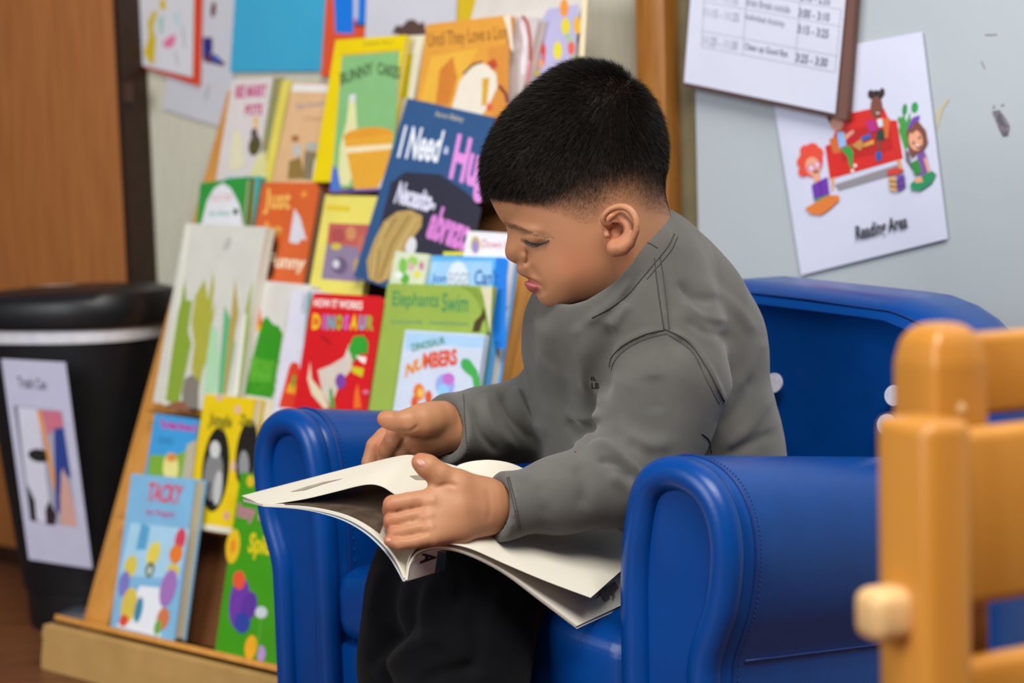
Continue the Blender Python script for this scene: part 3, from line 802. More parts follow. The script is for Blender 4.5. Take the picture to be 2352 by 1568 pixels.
book('yellow-framed green book with an orange bowl on the top tier', 4, 0.062, (771, 92), (933, 80), 0.010, 'e2c800', [
    ('p', '7fb478', [(786, 126), (918, 116), (902, 420), (760, 436)]), ('p', 'd9b010', [(784, 122), (920, 111), (920, 117), (784, 128)]),
    ('t', '9a8a1c', 'ROSEMARY WELLS', (834, 106), (900, 101), (834, 97)), ('t', '46603c', 'BUNNY', (782, 196), (858, 170), (780, 168), 0.03), ('t', '46603c', 'CAKES', (866, 170), (918, 182), (868, 142), 0.03),
    ('p', 'd8d8a0', [(802, 222), (816, 220), (818, 260), (822, 320), (812, 400), (800, 426), (776, 424), (780, 340), (796, 280)]), ('p', 'd0d4d4', [(802, 218), (817, 216), (816, 234), (802, 236)]),
    ('e', 'd9962a', 846, 312, 58, 20, -0.08), ('p', 'dca030', [(790, 320), (904, 310), (884, 420), (868, 434), (814, 436)]), ('p', 'e8d8b0', [(792, 338), (902, 330), (900, 342), (794, 352)]),
    ('p', '4a72c4', [(764, 380), (776, 390), (784, 440), (757, 440)]), ('p', 'c8cce0', [(898, 370), (906, 366), (900, 436), (866, 436)]), ('l', '6a58a0', [(760, 440), (898, 434)], 6)])
book('cream book with a lime stripe behind the orange book on the top tier', 4, 0.044, (900, 84), (976, 80), 0.010, 'd8d4c0', [('p', 'c4bf1c', [(932, 126), (948, 124), (936, 225), (922, 225)])])
book('worn orange book with brown script title on the top tier', 4, 0.066, (980, 56), (1172, 34), 0.010, 'da9a3c', [
    ('p', 'e0ac3c', [(990, 130), (1100, 110), (1060, 180), (1020, 240), (966, 230)]), ('p', 'c87a2c', [(1010, 160), (1040, 130), (1050, 180), (1030, 240), (1000, 240)]), ('p', 'd08a38', [(1120, 110), (1170, 100), (1166, 290), (1130, 290)]),
    ('t', '7a4a20', 'Until They Love a Lion', (984, 118), (1168, 98), (982, 76), 0.0), ('p', 'e0d8c8', [(1040, 240), (1056, 186), (1080, 156), (1104, 144), (1120, 150), (1140, 170), (1142, 200), (1124, 240), (1090, 290), (1030, 290)]),
    ('p', 'b8442a', [(1118, 144), (1136, 134), (1144, 152), (1130, 160)]), ('p', 'd0a030', [(1108, 180), (1124, 178), (1118, 240), (1106, 244)]), ('l', '5a4028', [(1064, 170), (1086, 148), (1108, 142)], 5), ('l', '7a3a2a', [(1146, 196), (1162, 216), (1166, 236)], 8), ('e', 'd85a3a', 1124, 246, 7, 9),
    ('p', 'ecdcc8', [(1156, 38), (1172, 34), (1180, 120), (1172, 110), (1166, 70)])], pages='b9a090')
book('white paperback with a curled dark red page edge on the top tier', 4, 0.048, (1150, 36), (1238, 40), 0.016, 'c8bfc0', [
    ('l', 'a83420', [(1200, 36), (1212, 54), (1218, 90), (1218, 140)], 7), ('l', 'c8787a', [(1218, 140), (1210, 190)], 7), ('l', 'e4dcec', [(1196, 50), (1206, 90), (1200, 170)], 8)], pages='c9b8b0')
book('lilac book with coloured balloons at the right end of the top tier', 4, 0.030, (1112, -70), (1352, -50), 0.014, 'cfcac4', [
    ('p', 'b0acd0', [(1232, 60), (1260, 20), (1330, 10), (1320, 150), (1260, 180), (1220, 190)]), ('e', 'e0903a', 1296, 18, 10, 21), ('e', 'd8c82c', 1299, 60, 10, 19), ('e', 'e0a830', 1326, 58, 9, 20),
    ('e', 'd8cc34', 1281, 116, 10, 21), ('e', 'd8604a', 1312, 110, 8, 16), ('l', '9ac060', [(1300, 78), (1314, 96)], 7), ('l', 'a8c060', [(1314, 126), (1320, 140)], 6), ('p', 'd04a3c', [(1232, 92), (1244, 86), (1254, 112), (1250, 150), (1236, 160), (1246, 130)]),
    ('e', 'e0ac8a', 1240, 146, 8, 12), ('e', 'd8c020', 1230, 168, 10, 8), ('p', 'e4d4b0', [(1338, -40), (1352, -46), (1342, 130), (1330, 132)])], pages='e0d2b0')

# ================================================================== trash can
m_bin = mat('black_plastic', '#15161a', rough=0.42, var=0.1, bump=0.1, bscale=300)
m_bag = mat('white_bag', '#d4d4dc', rough=0.45, var=0.08, vscale=60, bump=0.6, bscale=120)
BC = np.array([-0.655, 2.56, 0])
BA = nrm(np.array([0.93, -0.30, 0]))            # along the wide side
BB = np.array([-BA[1], BA[0], 0])


def ring(zc, ra, rb, n=40, ex=2.6, dz=0.0):
    out = []
    for i in range(n):
        a = 2 * math.pi * i / n
        c, s = math.cos(a), math.sin(a)
        x = ra * math.copysign(abs(c) ** (2 / ex), c)
        y = rb * math.copysign(abs(s) ** (2 / ex), s)
        out.append(BC + BA * x + BB * y + ZZ * (zc + dz * x))
    return out


def loft(name, rings, m, cap0=True, cap1=True, **kw):
    n = len(rings[0])
    V = [p for r in rings for p in r]
    Fc = []
    for k in range(len(rings) - 1):
        for i in range(n):
            Fc.append((k * n + i, k * n + (i + 1) % n, (k + 1) * n + (i + 1) % n, (k + 1) * n + i))
    if cap0:
        Fc.append(tuple(range(n))[::-1])
    if cap1:
        Fc.append(tuple((len(rings) - 1) * n + i for i in range(n)))
    me = mesh(name, V, Fc, m, smooth=True)
    try:
        me.set_sharp_from_angle(angle=math.radians(45))
    except Exception:
        pass
    return link(name, me, **kw)


can = loft('trash_can', [ring(0.0, .085, .072), ring(0.012, .088, .075), ring(0.06, .090, .077), ring(0.062, .094, .081), ring(0.455, .138, .118)], m_bin,
           label='black plastic pedal trash can with a domed lid, beside the book rack', cat='trash can')
loft('bag_rim', [ring(0.438, .1385, .1185), ring(0.436, .1400, .1200), ring(0.452, .1430, .1230), ring(0.462, .1410, .1215)], m_bag, parent=can, cap0=False, cap1=False)
loft('lid', [ring(0.456, .148, .128), ring(0.462, .153, .133), ring(0.492, .152, .132), ring(0.502, .146, .126, dz=0.02), ring(0.510, .120, .102, dz=0.02), ring(0.514, .06, .05, dz=0.02)], m_bin, parent=can)
stk = [BC + BA * x + BB * y + ZZ * (0.514 + 0.02 * x) for x, y in ((-.062, -.012), (-.018, -.030), (.012, -.012), (.002, .006), (-.048, .014))]
link('lid_sticker', mesh('lid_sticker', [p + ZZ * 0.0006 for p in stk], [(0, 1, 2, 3, 4)], mat('sticker_white', '#c4bdb8', rough=0.4)), parent=can)
pd = BC - BB * 0.085 + BA * 0.03
box('pedal', pd + ZZ * 0.035, BA * 0.06, -BB * 0.05, ZZ * 0.012, mat('pedal_grey', '#4b4e58', rough=0.35), bevel=0.004, parent=can)
# sign taped to the can
qs = [(3, 824), (150, 832), (212, 1306), (66, 1284)]
nb = nrm(np.array([-0.22, -0.97, -0.02]))
so = P(110, 1060, 2.385)
c0 = P(3, 824, 2.42)
c1 = P(150, 832, 2.395)
c2 = P(66, 1284, 2.46)
nb = nrm(np.cross(c1 - c0, c2 - c0))
if nb[1] > 0:
    nb = -nb
sg = link('trash_sign', bm_mesh('trash_sign', prism_bm([hit(*q, c0, nb) for q in qs], -nb * 0.0012), mat('sign_paper', '#b9b9d2', rough=0.4, var=0.03, coat=0.2)),
          label="white laminated 'Trash Can' sign with a photo, taped on the black trash can", cat='sign')
art_px(c0, nb, [('t', '34364a', 'Trash Can', (42, 890), (108, 896), (39, 864), 0.02), ('p', '9a9aae', [(31, 930), (143, 944), (178, 1210), (70, 1196)]),
    ('p', 'c8c8da', [(36, 934), (88, 940), (118, 1204), (74, 1190)]), ('p', '6c6c80', [(32, 930), (40, 932), (60, 1110), (72, 1196), (66, 1160)]), ('e', '141214', 90, 1046, 26, 15, 0.18),
    ('p', '161014', [(62, 1110), (80, 1150), (84, 1198), (70, 1194)]), ('p', 'd8903a', [(84, 942), (94, 942), (128, 1100), (124, 1130), (100, 1010)]), ('p', 'c06a80', [(94, 942), (140, 944), (146, 980), (126, 985), (110, 1000)]),
    ('p', '1f3a86', [(124, 984), (146, 982), (164, 1100), (140, 1080), (138, 1180), (128, 1170)]), ('p', 'c89a90', [(144, 1072), (160, 1120), (178, 1208), (140, 1206), (138, 1140)]), ('p', '2a1620', [(104, 1170), (112, 1150), (130, 1180), (126, 1206), (106, 1204)])], sg, name='photo_print')

# ================================================================== blue armchair
AN0, AF0 = P(1553, 1045, 1.32), P(676, 938, 1.68)      # tops of the near and the far arm fronts
AU = nrm(np.array([AN0[0] - AF0[0], AN0[1] - AF0[1], 0]))   # across the chair, far arm -> near arm
AV = np.array([-AU[1], AU[0], 0])                          # towards the chair's back
if AV[1] < 0:
    AV = -AV
AO = (AN0 + AF0) / 2 * np.array([1, 1, 0])
HC = np.linalg.norm((AN0 - AF0)[:2]) / 2                   # half the distance between the arms
SL = 0.135                                                 # arms fall towards the back
m_blue = mat('blue_leatherette', '#00408c', rough=0.3, var=0.05, vscale=30, bump=0.12, bscale=900, spec=0.35, hex2='#003c84')
m_blued = mat('blue_seam', '#0c2d6e', rough=0.5, var=0.05)
chair = link('armchair', None, label='blue leatherette child armchair with rolled arms in front of the grey wall', cat='armchair')
chair.location = tuple(AO)
_cinv = Matrix.Translation(chair.location).inverted()


def CP(s, b, z):
    return AO + AU * s + AV * b + ZZ * z


def cpart(name, me, parent=None):
    ob = link(name, me, parent=parent or chair)
    if parent is None:
        ob.matrix_parent_inverse = _cinv
    return ob


ARM = [(-.058, .03), (-.058, .15), (-.0575, .25), (-.056, .33), (-.050, .375), (-.040, .407), (-.022, .424), (.002, .430), (.027, .425), (.046, .412),
       (.058, .392), (.063, .368), (.062, .343), (.056, .313), (.046, .288), (.040, .272), (.038, .25), (.038, .15), (.038, .03)]


def arm_outline(inset=0.0):
    p = spline(ARM, 70)
    if inset:
        d = np.gradient(p, axis=0)
        d /= np.linalg.norm(d, axis=1)[:, None]
        nn = np.stack([d[:, 1], -d[:, 0]], 1)          # to the right of travel = inside (up the inner side first)
        p = p + nn * inset
        p[:, 1] = np.maximum(p[:, 1], 0.03)
    return p


def slope_z(z, b):
    k = min(max((z - 0.05) / 0.15, 0), 1)
    return z - SL * b * k


for side in (1, -1):                                    # near arm, far arm
    c = HC * side
    out = arm_outline()
    ARML = 0.40
    # body swept backwards, its front edge rounded
    rows = []
    for b, ins in ((0.0, .012), (0.002, .007), (0.006, .003), (0.012, .0008), (0.018, 0.0)) + tuple((x, 0.0) for x in np.linspace(0.04, ARML, 12)):
        o2 = arm_outline(ins)
        rows.append([CP(c + side * s, b, slope_z(z, b)) for s, z in o2])
    n = len(rows[0])
    V = [p for r in rows for p in r]
    Fc = [(k * n + i, k * n + i + 1, (k + 1) * n + i + 1, (k + 1) * n + i) for k in range(len(rows) - 1) for i in range(n - 1)]
    Fc += [tuple(range(n)), tuple((len(rows) - 1) * n + i for i in range(n))[::-1]]
    for k in range(len(rows) - 1):
        Fc.append((k * n, (k + 1) * n, (k + 1) * n + n - 1, k * n + n - 1))
    bm = bmesh.new()
    me0 = mesh('arm', V, Fc, m_blue)
    bm.from_mesh(me0)
    arm = cpart('arm', bm_mesh('arm', bm, m_blue, smooth=True))
    # rolled border round the front and the flat panel inside it
    o2 = arm_outline(0.0135)
    rl = [CP(c + side * s, -0.001, slope_z(z, 0)) for s, z in o2]
    Vt, Ft = tube_data(rl, 0.0135, 12)
    cpart('front_roll', mesh('front_roll', Vt, Ft, m_blue, smooth=True), arm)
    o3 = arm_outline(0.024)
    pan = [CP(c + side * s, -0.003, z) for s, z in o3]
    bm = prism_bm(pan, AV * 0.01)
    cpart('front_panel', bm_mesh('front_panel', bm, m_blue, smooth=True, bevel=0.003), arm)
    # stitched seam just behind the front
    o4 = arm_outline(-0.0004)
    sm = [CP(c + side * s, 0.017, slope_z(z, 0.017)) for s, z in o4]
    Vt, Ft = tube_data(sm, 0.0011, 6)
    cpart('seam', mesh('seam', Vt, Ft, m_blued, smooth=True), arm)
    sv, sf = [], []
    o5 = spline([CP(c + side * s, 0.023, slope_z(z, 0.023)) for s, z in arm_outline(-0.0003)], 260)
    for i in range(0, 258, 2):
        Vt, Ft = tube_data([o5[i], o5[i] * 0.35 + o5[i + 1] * 0.65], 0.0006, 5)
        k = len(sv)
        sv += Vt
        sf += [tuple(k + j for j in f) for f in Ft]
    st = cpart('stitching', mesh('stitching', sv, sf, mat('blue_thread', '#0d3a80', rough=0.6), smooth=True), arm)
    st['kind'] = 'stuff'
    # crease where the roll meets the outer side
    cr = [CP(c + side * 0.0395, b, slope_z(0.272, b)) for b in np.linspace(0.03, ARML - 0.01, 10)]
    Vt, Ft = tube_data(cr, 0.0016, 6)
    cpart('roll_crease', mesh('roll_crease', Vt, Ft, m_blued, smooth=True), arm)

# back: a thick slab with round upper corners, leaning a little
HW = HC + 0.062
BK0, BT = 0.335, 0.115
prof = [(-HW, .04), (-HW, .30)]
R_ = 0.135
TOPZ = 0.538
for i in range(9):
    a = math.pi - 0.5 * math.pi * i / 8
    prof.append((-HW + R_ + R_ * math.cos(a), TOPZ - 0.012 - R_ + R_ * math.sin(a)))
prof.append((0, TOPZ))
for i in range(9):
    a = 0.5 * math.pi - 0.5 * math.pi * i / 8
    prof.append((HW - R_ + R_ * math.cos(a), TOPZ - 0.012 - R_ + R_ * math.sin(a)))
prof += [(HW, .30), (HW, .04)]


def bk(s, z, b):
    return CP(s, BK0 + b + max(z - 0.28, 0) * 0.16, z)


rows = []
pf = np.array(prof)
ctr = np.array([0, 0.28])
for b, ins in ((0.012, .05), (0.004, .028), (0.0, .022), (0.004, .012), (0.012, .005), (0.024, .001), (0.036, 0), (BT - 0.03, 0), (BT - 0.012, .004), (BT - 0.003, .014), (BT, .03)):
    q = ctr + (pf - ctr) * (1 - ins / 0.28)
    rows.append([bk(s, max(z, 0.04), b) for s, z in q])
n = len(rows[0])
V = [p for r in rows for p in r]
Fc = [(k * n + i, k * n + (i + 1) % n, (k + 1) * n + (i + 1) % n, (k + 1) * n + i) for k in range(len(rows) - 1) for i in range(n)]
Fc += [tuple(range(n))[::-1], tuple((len(rows) - 1) * n + i for i in range(n))]
bm = bmesh.new()
bm.from_mesh(mesh('backrest', V, Fc, m_blue))
back = cpart('backrest', bm_mesh('backrest', bm, m_blue, smooth=True))
q = ctr + (pf - ctr) * (1 - .013 / 0.28)
Vt, Ft = tube_data(spline([bk(s, z, 0.0035) for s, z in q[1:-1]], 60), 0.0013, 6)
cpart('seam', mesh('seam', Vt, Ft, m_blued, smooth=True), back)
# seat cushion and front board
SW = HC - 0.056


def slab(name, s0, s1, b0, b1, z0, z1, bev, seg=5, crown=0.0, parent=None):
    bm = bmesh.new()
    box_bm(CP(s0, b0, z0), AU * (s1 - s0), AV * (b1 - b0), ZZ * (z1 - z0), bm)
    bmesh.ops.bevel(bm, geom=bm.edges[:], offset=bev, segments=seg, profile=0.5, affect='EDGES', clamp_overlap=True)
    if crown:
        bmesh.ops.subdivide_edges(bm, edges=bm.edges[:], cuts=2, use_grid_fill=True)
        c0 = CP((s0 + s1) / 2, (b0 + b1) / 2, 0)
        for v in bm.verts:
            if v.co.z > (z0 + z1) / 2:
                d = np.array(v.co) - c0
                u = np.dot(d, AU) / ((s1 - s0) / 2)
                v.co.z += crown * max(0, 1 - u * u)
    return cpart(name, bm_mesh(name, bm, m_blue, smooth=True), parent)


slab('seat_cushion', -SW - .004, SW + .004, -0.004, 0.33, 0.206, 0.276, 0.022, crown=0.014)
slab('front_board', -SW - .004, SW + .004, 0.003, 0.05, 0.03, 0.204, 0.005, seg=3)
slab('base', -HC - .03, HC + .03, 0.03, 0.40, 0.03, 0.19, 0.004, seg=2)
for s, b in ((-HC, .04), (HC, .04), (-HC, .38), (HC, .38)):
    bm = prism_bm([CP(s + .016 * math.cos(k * math.pi / 5), b + .016 * math.sin(k * math.pi / 5), 0) for k in range(10)], ZZ * 0.034)
    cpart('foot', bm_mesh('foot', bm, mat('foot_black', '#1a1a1c', rough=0.5)))
# white velcro dots on the front of the backrest
m_vel = mat('white_velcro', '#cfcfe0', rough=0.9, var=0.1, vscale=300, bump=0.8, bscale=1500)
for (px, py) in ((1779, 879), (2055, 908), (2038, 975)):
    oo = bk(0, 0.42, -0.0012)
    e1 = nrm(bk(1, .42, 0) - bk(0, .42, 0))
    e2 = nrm(bk(0, .47, 0) - bk(0, .42, 0))
    nn = nrm(np.cross(e1, e2))
    if nn[1] > 0:
        nn = -nn
    c = hit(px, py, oo, nn)
    r = 0.0098
    dot = prism_bm([c + e1 * r * math.cos(k * math.pi / 10) * 1.05 + e2 * r * math.sin(k * math.pi / 10) for k in range(20)], nn * 0.0016)
    cpart('velcro_dot', bm_mesh('velcro_dot', dot, m_vel), back)

# ================================================================== wooden chair in the foreground
m_pine = mat('varnished_pine', '#c98a3a', rough=0.3, var=0.1, vscale=5, hex2='#bd7c2c', stretch=(6, 6, 0.7), coat=0.4)
m_pinel = mat('pine_end_grain', '#dcb27a', rough=0.4, var=0.1, vscale=60)
WC = np.array([P(2160, 900, 0.86)[0], P(2160, 900, 0.86)[1], 0])
wch = link('wooden_chair', None, label='varnished pine child chair in the near right foreground, out of focus', cat='chair')
wch.location = tuple(WC)
_winv = Matrix.Translation(wch.location).inverted()
GX = nrm(np.array([0.90, 0.43, 0]))     # along the backrest
GY = np.array([-GX[1], GX[0], 0])


def wpart(name, bm, m=None, bev=0.004, seg=3, parent=None):
    ob = link(name, bm_mesh(name, bm, m or m_pine, smooth=True, bevel=bev, seg=seg), parent=parent or wch)
    if parent is None:
        ob.matrix_parent_inverse = _winv
    return ob


def wz(py, d=0.86):
    return P(2160, py, d)[2]


PW = 0.034
zt = wz(738)
# rear post: square with a pyramid-rounded top
bm = bmesh.new()
sec = []
for z, k in ((0.0, 1.0), (zt - 0.020, 1.0), (zt - 0.008, 0.86), (zt - 0.002, 0.62), (zt, 0.35)):
    sec.append([bm.verts.new(WC + GX * PW / 2 * k * sx + GY * PW / 2 * k * sy + ZZ * z) for sx, sy in ((-1, -1), (1, -1), (1, 1), (-1, 1))])
for a, b in zip(sec[:-1], sec[1:]):
    for i in range(4):
        bm.faces.new((a[i], a[(i + 1) % 4], b[(i + 1) % 4], b[i]))
bm.faces.new(sec[0][::-1])
bm.faces.new(sec[-1])
wpart('post', bm, bev=0.005, seg=3)
BW = 0.30
bm = box_bm(WC + GX * (PW / 2 - 0.002) - GY * 0.009 + ZZ * (wz(962)), GX * BW, GY * 0.018, ZZ * (wz(770) - wz(962)))
wpart('top_rail', bm)
bm = bmesh.new()
sec = []
for z, k in ((0.0, 1.0), (zt - 0.020, 1.0), (zt - 0.008, 0.86), (zt - 0.002, 0.62), (zt, 0.35)):
    sec.append([bm.verts.new(WC + GX * (BW + PW - 0.004) + GX * PW / 2 * k * sx + GY * PW / 2 * k * sy + ZZ * z) for sx, sy in ((-1, -1), (1, -1), (1, 1), (-1, 1))])
for a, b in zip(sec[:-1], sec[1:]):
    for i in range(4):
        bm.faces.new((a[i], a[(i + 1) % 4], b[(i + 1) % 4], b[i]))
bm.faces.new(sec[0][::-1])
bm.faces.new(sec[-1])
wpart('post', bm, bev=0.005, seg=3)
# nearer lower frame: thick stile, wide panel, arm dowel
DF = 0.79
lo = P(2128, 975, DF)
lo_b = np.array([lo[0], lo[1], 0])
zl = lo[2]
bm = box_bm(lo_b, GX * 0.029, GY * 0.04, ZZ * zl)
wpart('front_post', bm, bev=0.006)
bm = box_bm(lo_b + GX * 0.027 + GY * 0.010 + ZZ * P(2200, 1440, DF)[2], GX * 0.31, GY * 0.016, ZZ * (P(2200, 1008, DF)[2] - P(2200, 1440, DF)[2]))
wpart('back_panel', bm, bev=0.006)
bm = box_bm(lo_b + GX * 0.335, GX * 0.029, GY * 0.04, ZZ * zl)
wpart('front_post', bm, bev=0.006)
bm = box_bm(lo_b + GX * 0.027 + GY * 0.010 + ZZ * P(2200, 1720, DF)[2], GX * 0.31, GY * 0.016, ZZ * 0.03)
wpart('stretcher', bm, bev=0.006)
kd = P(2017, 1376, DF + 0.01)
ke = GX
bm = box_bm(kd - ZZ * 0.023, GX * 0.05, GY * 0.022, ZZ * 0.025)
wpart('arm_rest_end', bm, m_pinel, bev=0.007, seg=4)
sc_ = P(2176, 934, 0.855)  # pale ball on the bolt, its highlight put into the colour
bm = bmesh.new()
bmesh.ops.create_icosphere(bm, subdivisions=2, radius=0.008, matrix=Matrix.Translation(Vector(sc_ + GY * -0.004)))
wpart('bolt_highlight', bm, m_pinel, bev=0)

# ================================================================== modelling by distance fields
def sd_cone(p, a, b, ra, rb):
    """capsule from a to b whose radius runs from ra to rb"""
    a, b = np.asarray(a, np.float32), np.asarray(b, np.float32)
    ab = b - a
    q = p - a
    t = np.clip((q @ ab) / max(float(ab @ ab), 1e-12), 0, 1)
    q -= t[:, None] * ab
    return np.sqrt(np.einsum('ij,ij->i', q, q)) - (np.float32(ra) + np.float32(rb - ra) * t)


def sd_ell(p, c, r):
    q = (p - c)
    r = np.asarray(r, dtype=np.float32)
    k0 = np.sqrt(((q / r) ** 2).sum(1))
    k1 = np.sqrt(((q / (r * r)) ** 2).sum(1)) + 1e-9
    return k0 * (k0 - 1) / k1


def smin(a, b, k):
    h = np.maximum(k - np.abs(a - b), 0) / k
    return np.minimum(a, b) - h * h * k * 0.25


def smax(a, b, k):
    return -smin(-a, -b, k)


def chain(p, pts, rads, k=0.004, scale=None):
    """smooth chain of capsules"""
    f = None
    c, R = _hull[0], _hull[1]
    if R is not None:                         # far from this patch of samples: a constant will do
        P_ = np.asarray(pts)
        ab = P_[1:] - P_[:-1]
        t = np.clip(((c - P_[:-1]) * ab).sum(1) / np.maximum((ab * ab).sum(1), 1e-12), 0, 1)
        dist = np.linalg.norm(c - P_[:-1] - t[:, None] * ab, axis=1).min() - max(rads) - R
        if dist > 0.045:
            return np.full(len(p), dist, np.float32)
    for i in range(len(pts) - 1):
        d = sd_cone(p, np.asarray(pts[i]), np.asarray(pts[i + 1]), rads[i], rads[i + 1])
        f = d if f is None else smin(f, d, k)
    return f


_hull = [None, None]


def surface(f, lo, hi, h, lip=1.5, B=8):
    """sparse surface nets of f = 0; returns vertices (camera space) and quads"""
    lo, hi = np.asarray(lo, float), np.asarray(hi, float)
    nb = np.ceil((hi - lo) / (h * B)).astype(int) + 1
    g = np.stack(np.meshgrid(*[np.arange(k) for k in nb], indexing='ij'), -1).reshape(-1, 3)
    c = (lo + (g + 0.5) * (h * B)).astype(np.float32)
    v = f(c)
    act = g[np.abs(v) < h * B * 0.87 * lip]
    nG = nb * B + 2
    mort = np.zeros(len(act), np.int64)       # keep neighbouring blocks together
    for bit in range(8):
        for a in range(3):
            mort |= ((act[:, a].astype(np.int64) >> bit) & 1) << (3 * bit + a)
    act = act[np.argsort(mort)]
    ax = np.arange(B + 1)
    loc = np.stack(np.meshgrid(ax, ax, ax, indexing='ij'), -1).reshape(-1, 3)
    keys, verts = [], []
    edges = []
    CH = 512
    off8 = np.array([(i, j, k) for i in (0, 1) for j in (0, 1) for k in (0, 1)])
    e_pairs = [(a, b) for a in range(8) for b in range(a + 1, 8) if np.abs(off8[a] - off8[b]).sum() == 1]

    def key(q):
        return (q[..., 0].astype(np.int64) * nG[1] + q[..., 1]) * nG[2] + q[..., 2]

    for s in range(0, len(act), CH):
        blk = act[s:s + CH]
        gi = (blk[:, None, :] * B + loc[None]).reshape(-1, 3)
        pts = (lo + gi * h).astype(np.float32)
        mn, mx = pts.min(0), pts.max(0)
        _hull[0], _hull[1] = (mn + mx) / 2, float(np.linalg.norm(mx - mn)) / 2
        val = f(pts).reshape(len(blk), B + 1, B + 1, B + 1).astype(np.float32)
        val = np.where(np.abs(val) < 1e-9, 1e-9, val)
        ins = val < 0
        cor = np.stack([val[:, o[0]:o[0] + B, o[1]:o[1] + B, o[2]:o[2] + B] for o in off8], -1)
        neg = (cor < 0).sum(-1)
        bi, ci, cj, ck = np.nonzero((neg > 0) & (neg < 8))
        if len(bi):
            cv = cor[bi, ci, cj, ck]
            acc = np.zeros((len(bi), 3))
            cnt = np.zeros(len(bi))
            for a, b in e_pairs:
                va, vb = cv[:, a], cv[:, b]
                m = (va < 0) != (vb < 0)
                t = np.where(m, va / np.where(m, va - vb, 1), 0)
                pos = off8[a] + (off8[b] - off8[a]) * t[:, None]
                acc += pos * m[:, None]
                cnt += m
            cell = blk[bi] * B + np.stack([ci, cj, ck], 1)
            keys.append(key(cell))
            verts.append(lo + (cell + acc / cnt[:, None]) * h)
        for axn in range(3):
            sl0 = [slice(None)] + [slice(0, B)] * 3
            sl1 = list(sl0)
            sl1[axn + 1] = slice(1, B + 1)
            a, b = ins[tuple(sl0)], ins[tuple(sl1)]
            bi, ci, cj, ck = np.nonzero(a != b)
            if len(bi):
                gp = blk[bi] * B + np.stack([ci, cj, ck], 1)
                edges.append((axn, gp, a[bi, ci, cj, ck]))
    _hull[1] = None
    keys = np.concatenate(keys)
    verts = np.concatenate(verts)
    order = np.argsort(keys)
    keys, verts = keys[order], verts[order]
    quads = []
    for axn, gp, inside in edges:
        u, w = (axn + 1) % 3, (axn + 2) % 3
        du, dw = np.zeros(3, int), np.zeros(3, int)
        du[u], dw[w] = 1, 1
        q = np.stack([key(gp - du - dw), key(gp - dw), key(gp), key(gp - du)], 1)
        ix = np.searchsorted(keys, q)
        ix = np.minimum(ix, len(keys) - 1)
        ok = (keys[ix] == q).all(1)
        ix, inn = ix[ok], inside[ok]
        ix = np.where(inn[:, None], ix, ix[:, ::-1])
        quads.append(ix)
    return verts, np.concatenate(quads)


def smooth_verts(v, q, it=2, lam=0.5):
    n = len(v)
    e = np.concatenate([q[:, [0, 1]], q[:, [1, 2]], q[:, [2, 3]], q[:, [3, 0]]])
    for _ in range(it):
        acc = np.zeros_like(v)
        cnt = np.zeros(n)
        for a, b in ((0, 1), (1, 0)):
            for k in range(3):
                acc[:, k] += np.bincount(e[:, a], weights=v[e[:, b], k], minlength=n)
            cnt += np.bincount(e[:, a], minlength=n)
        v = v + lam * (acc / np.maximum(cnt, 1)[:, None] - v)
    return v


def vert_normals(v, q):
    d1, d2 = v[q[:, 2]] - v[q[:, 0]], v[q[:, 3]] - v[q[:, 1]]
    fn = np.cross(d1, d2)
    n = np.zeros_like(v)
    for k in range(4):
        for a in range(3):
            n[:, a] += np.bincount(q[:, k], weights=fn[:, a], minlength=len(v))
    return n / (np.linalg.norm(n, axis=1)[:, None] + 1e-12)


def to_mesh(name, v, q, mats, attrs=None):
    """mesh from camera-space vertices and quads"""
    w = cam2world(v).astype(np.float32)
    me = bpy.data.meshes.new(name)
    nv, nq = len(w), len(q)
    me.vertices.add(nv)
    me.vertices.foreach_set('co', w.ravel())
    me.loops.add(nq * 4)
    me.loops.foreach_set('vertex_index', q.astype(np.int32).ravel())
    me.polygons.add(nq)
    me.polygons.foreach_set('loop_start', np.arange(0, nq * 4, 4, dtype=np.int32))
    me.update(calc_edges=True)
    me.polygons.foreach_set('use_smooth', np.ones(nq, dtype=bool))
    for k, a in (attrs or {}).items():
        at = me.attributes.new(k, 'FLOAT', 'POINT')
        at.data.foreach_set('value', np.asarray(a, dtype=np.float32))
    for m in (mats if isinstance(mats, (list, tuple)) else [mats]):
        me.materials.append(m)
    me.validate()
    me.update()
    return me


def seg_dist(px, py, line):
    """distance in pixels from points to a polyline and the position along it (0..1)"""
    line = np.asarray(line, float)
    best = np.full(len(px), 1e9)
    pos = np.zeros(len(px))
    m = len(line) - 1
    for i in range(m):
        a, b = line[i], line[i + 1]
        ab = b - a
        t = np.clip(((px - a[0]) * ab[0] + (py - a[1]) * ab[1]) / max(ab @ ab, 1e-9), 0, 1)
        d = np.hypot(px - a[0] - t * ab[0], py - a[1] - t * ab[1])
        k = d < best
        best = np.where(k, d, best)
        pos = np.where(k, (i + t) / m, pos)
    return best, pos


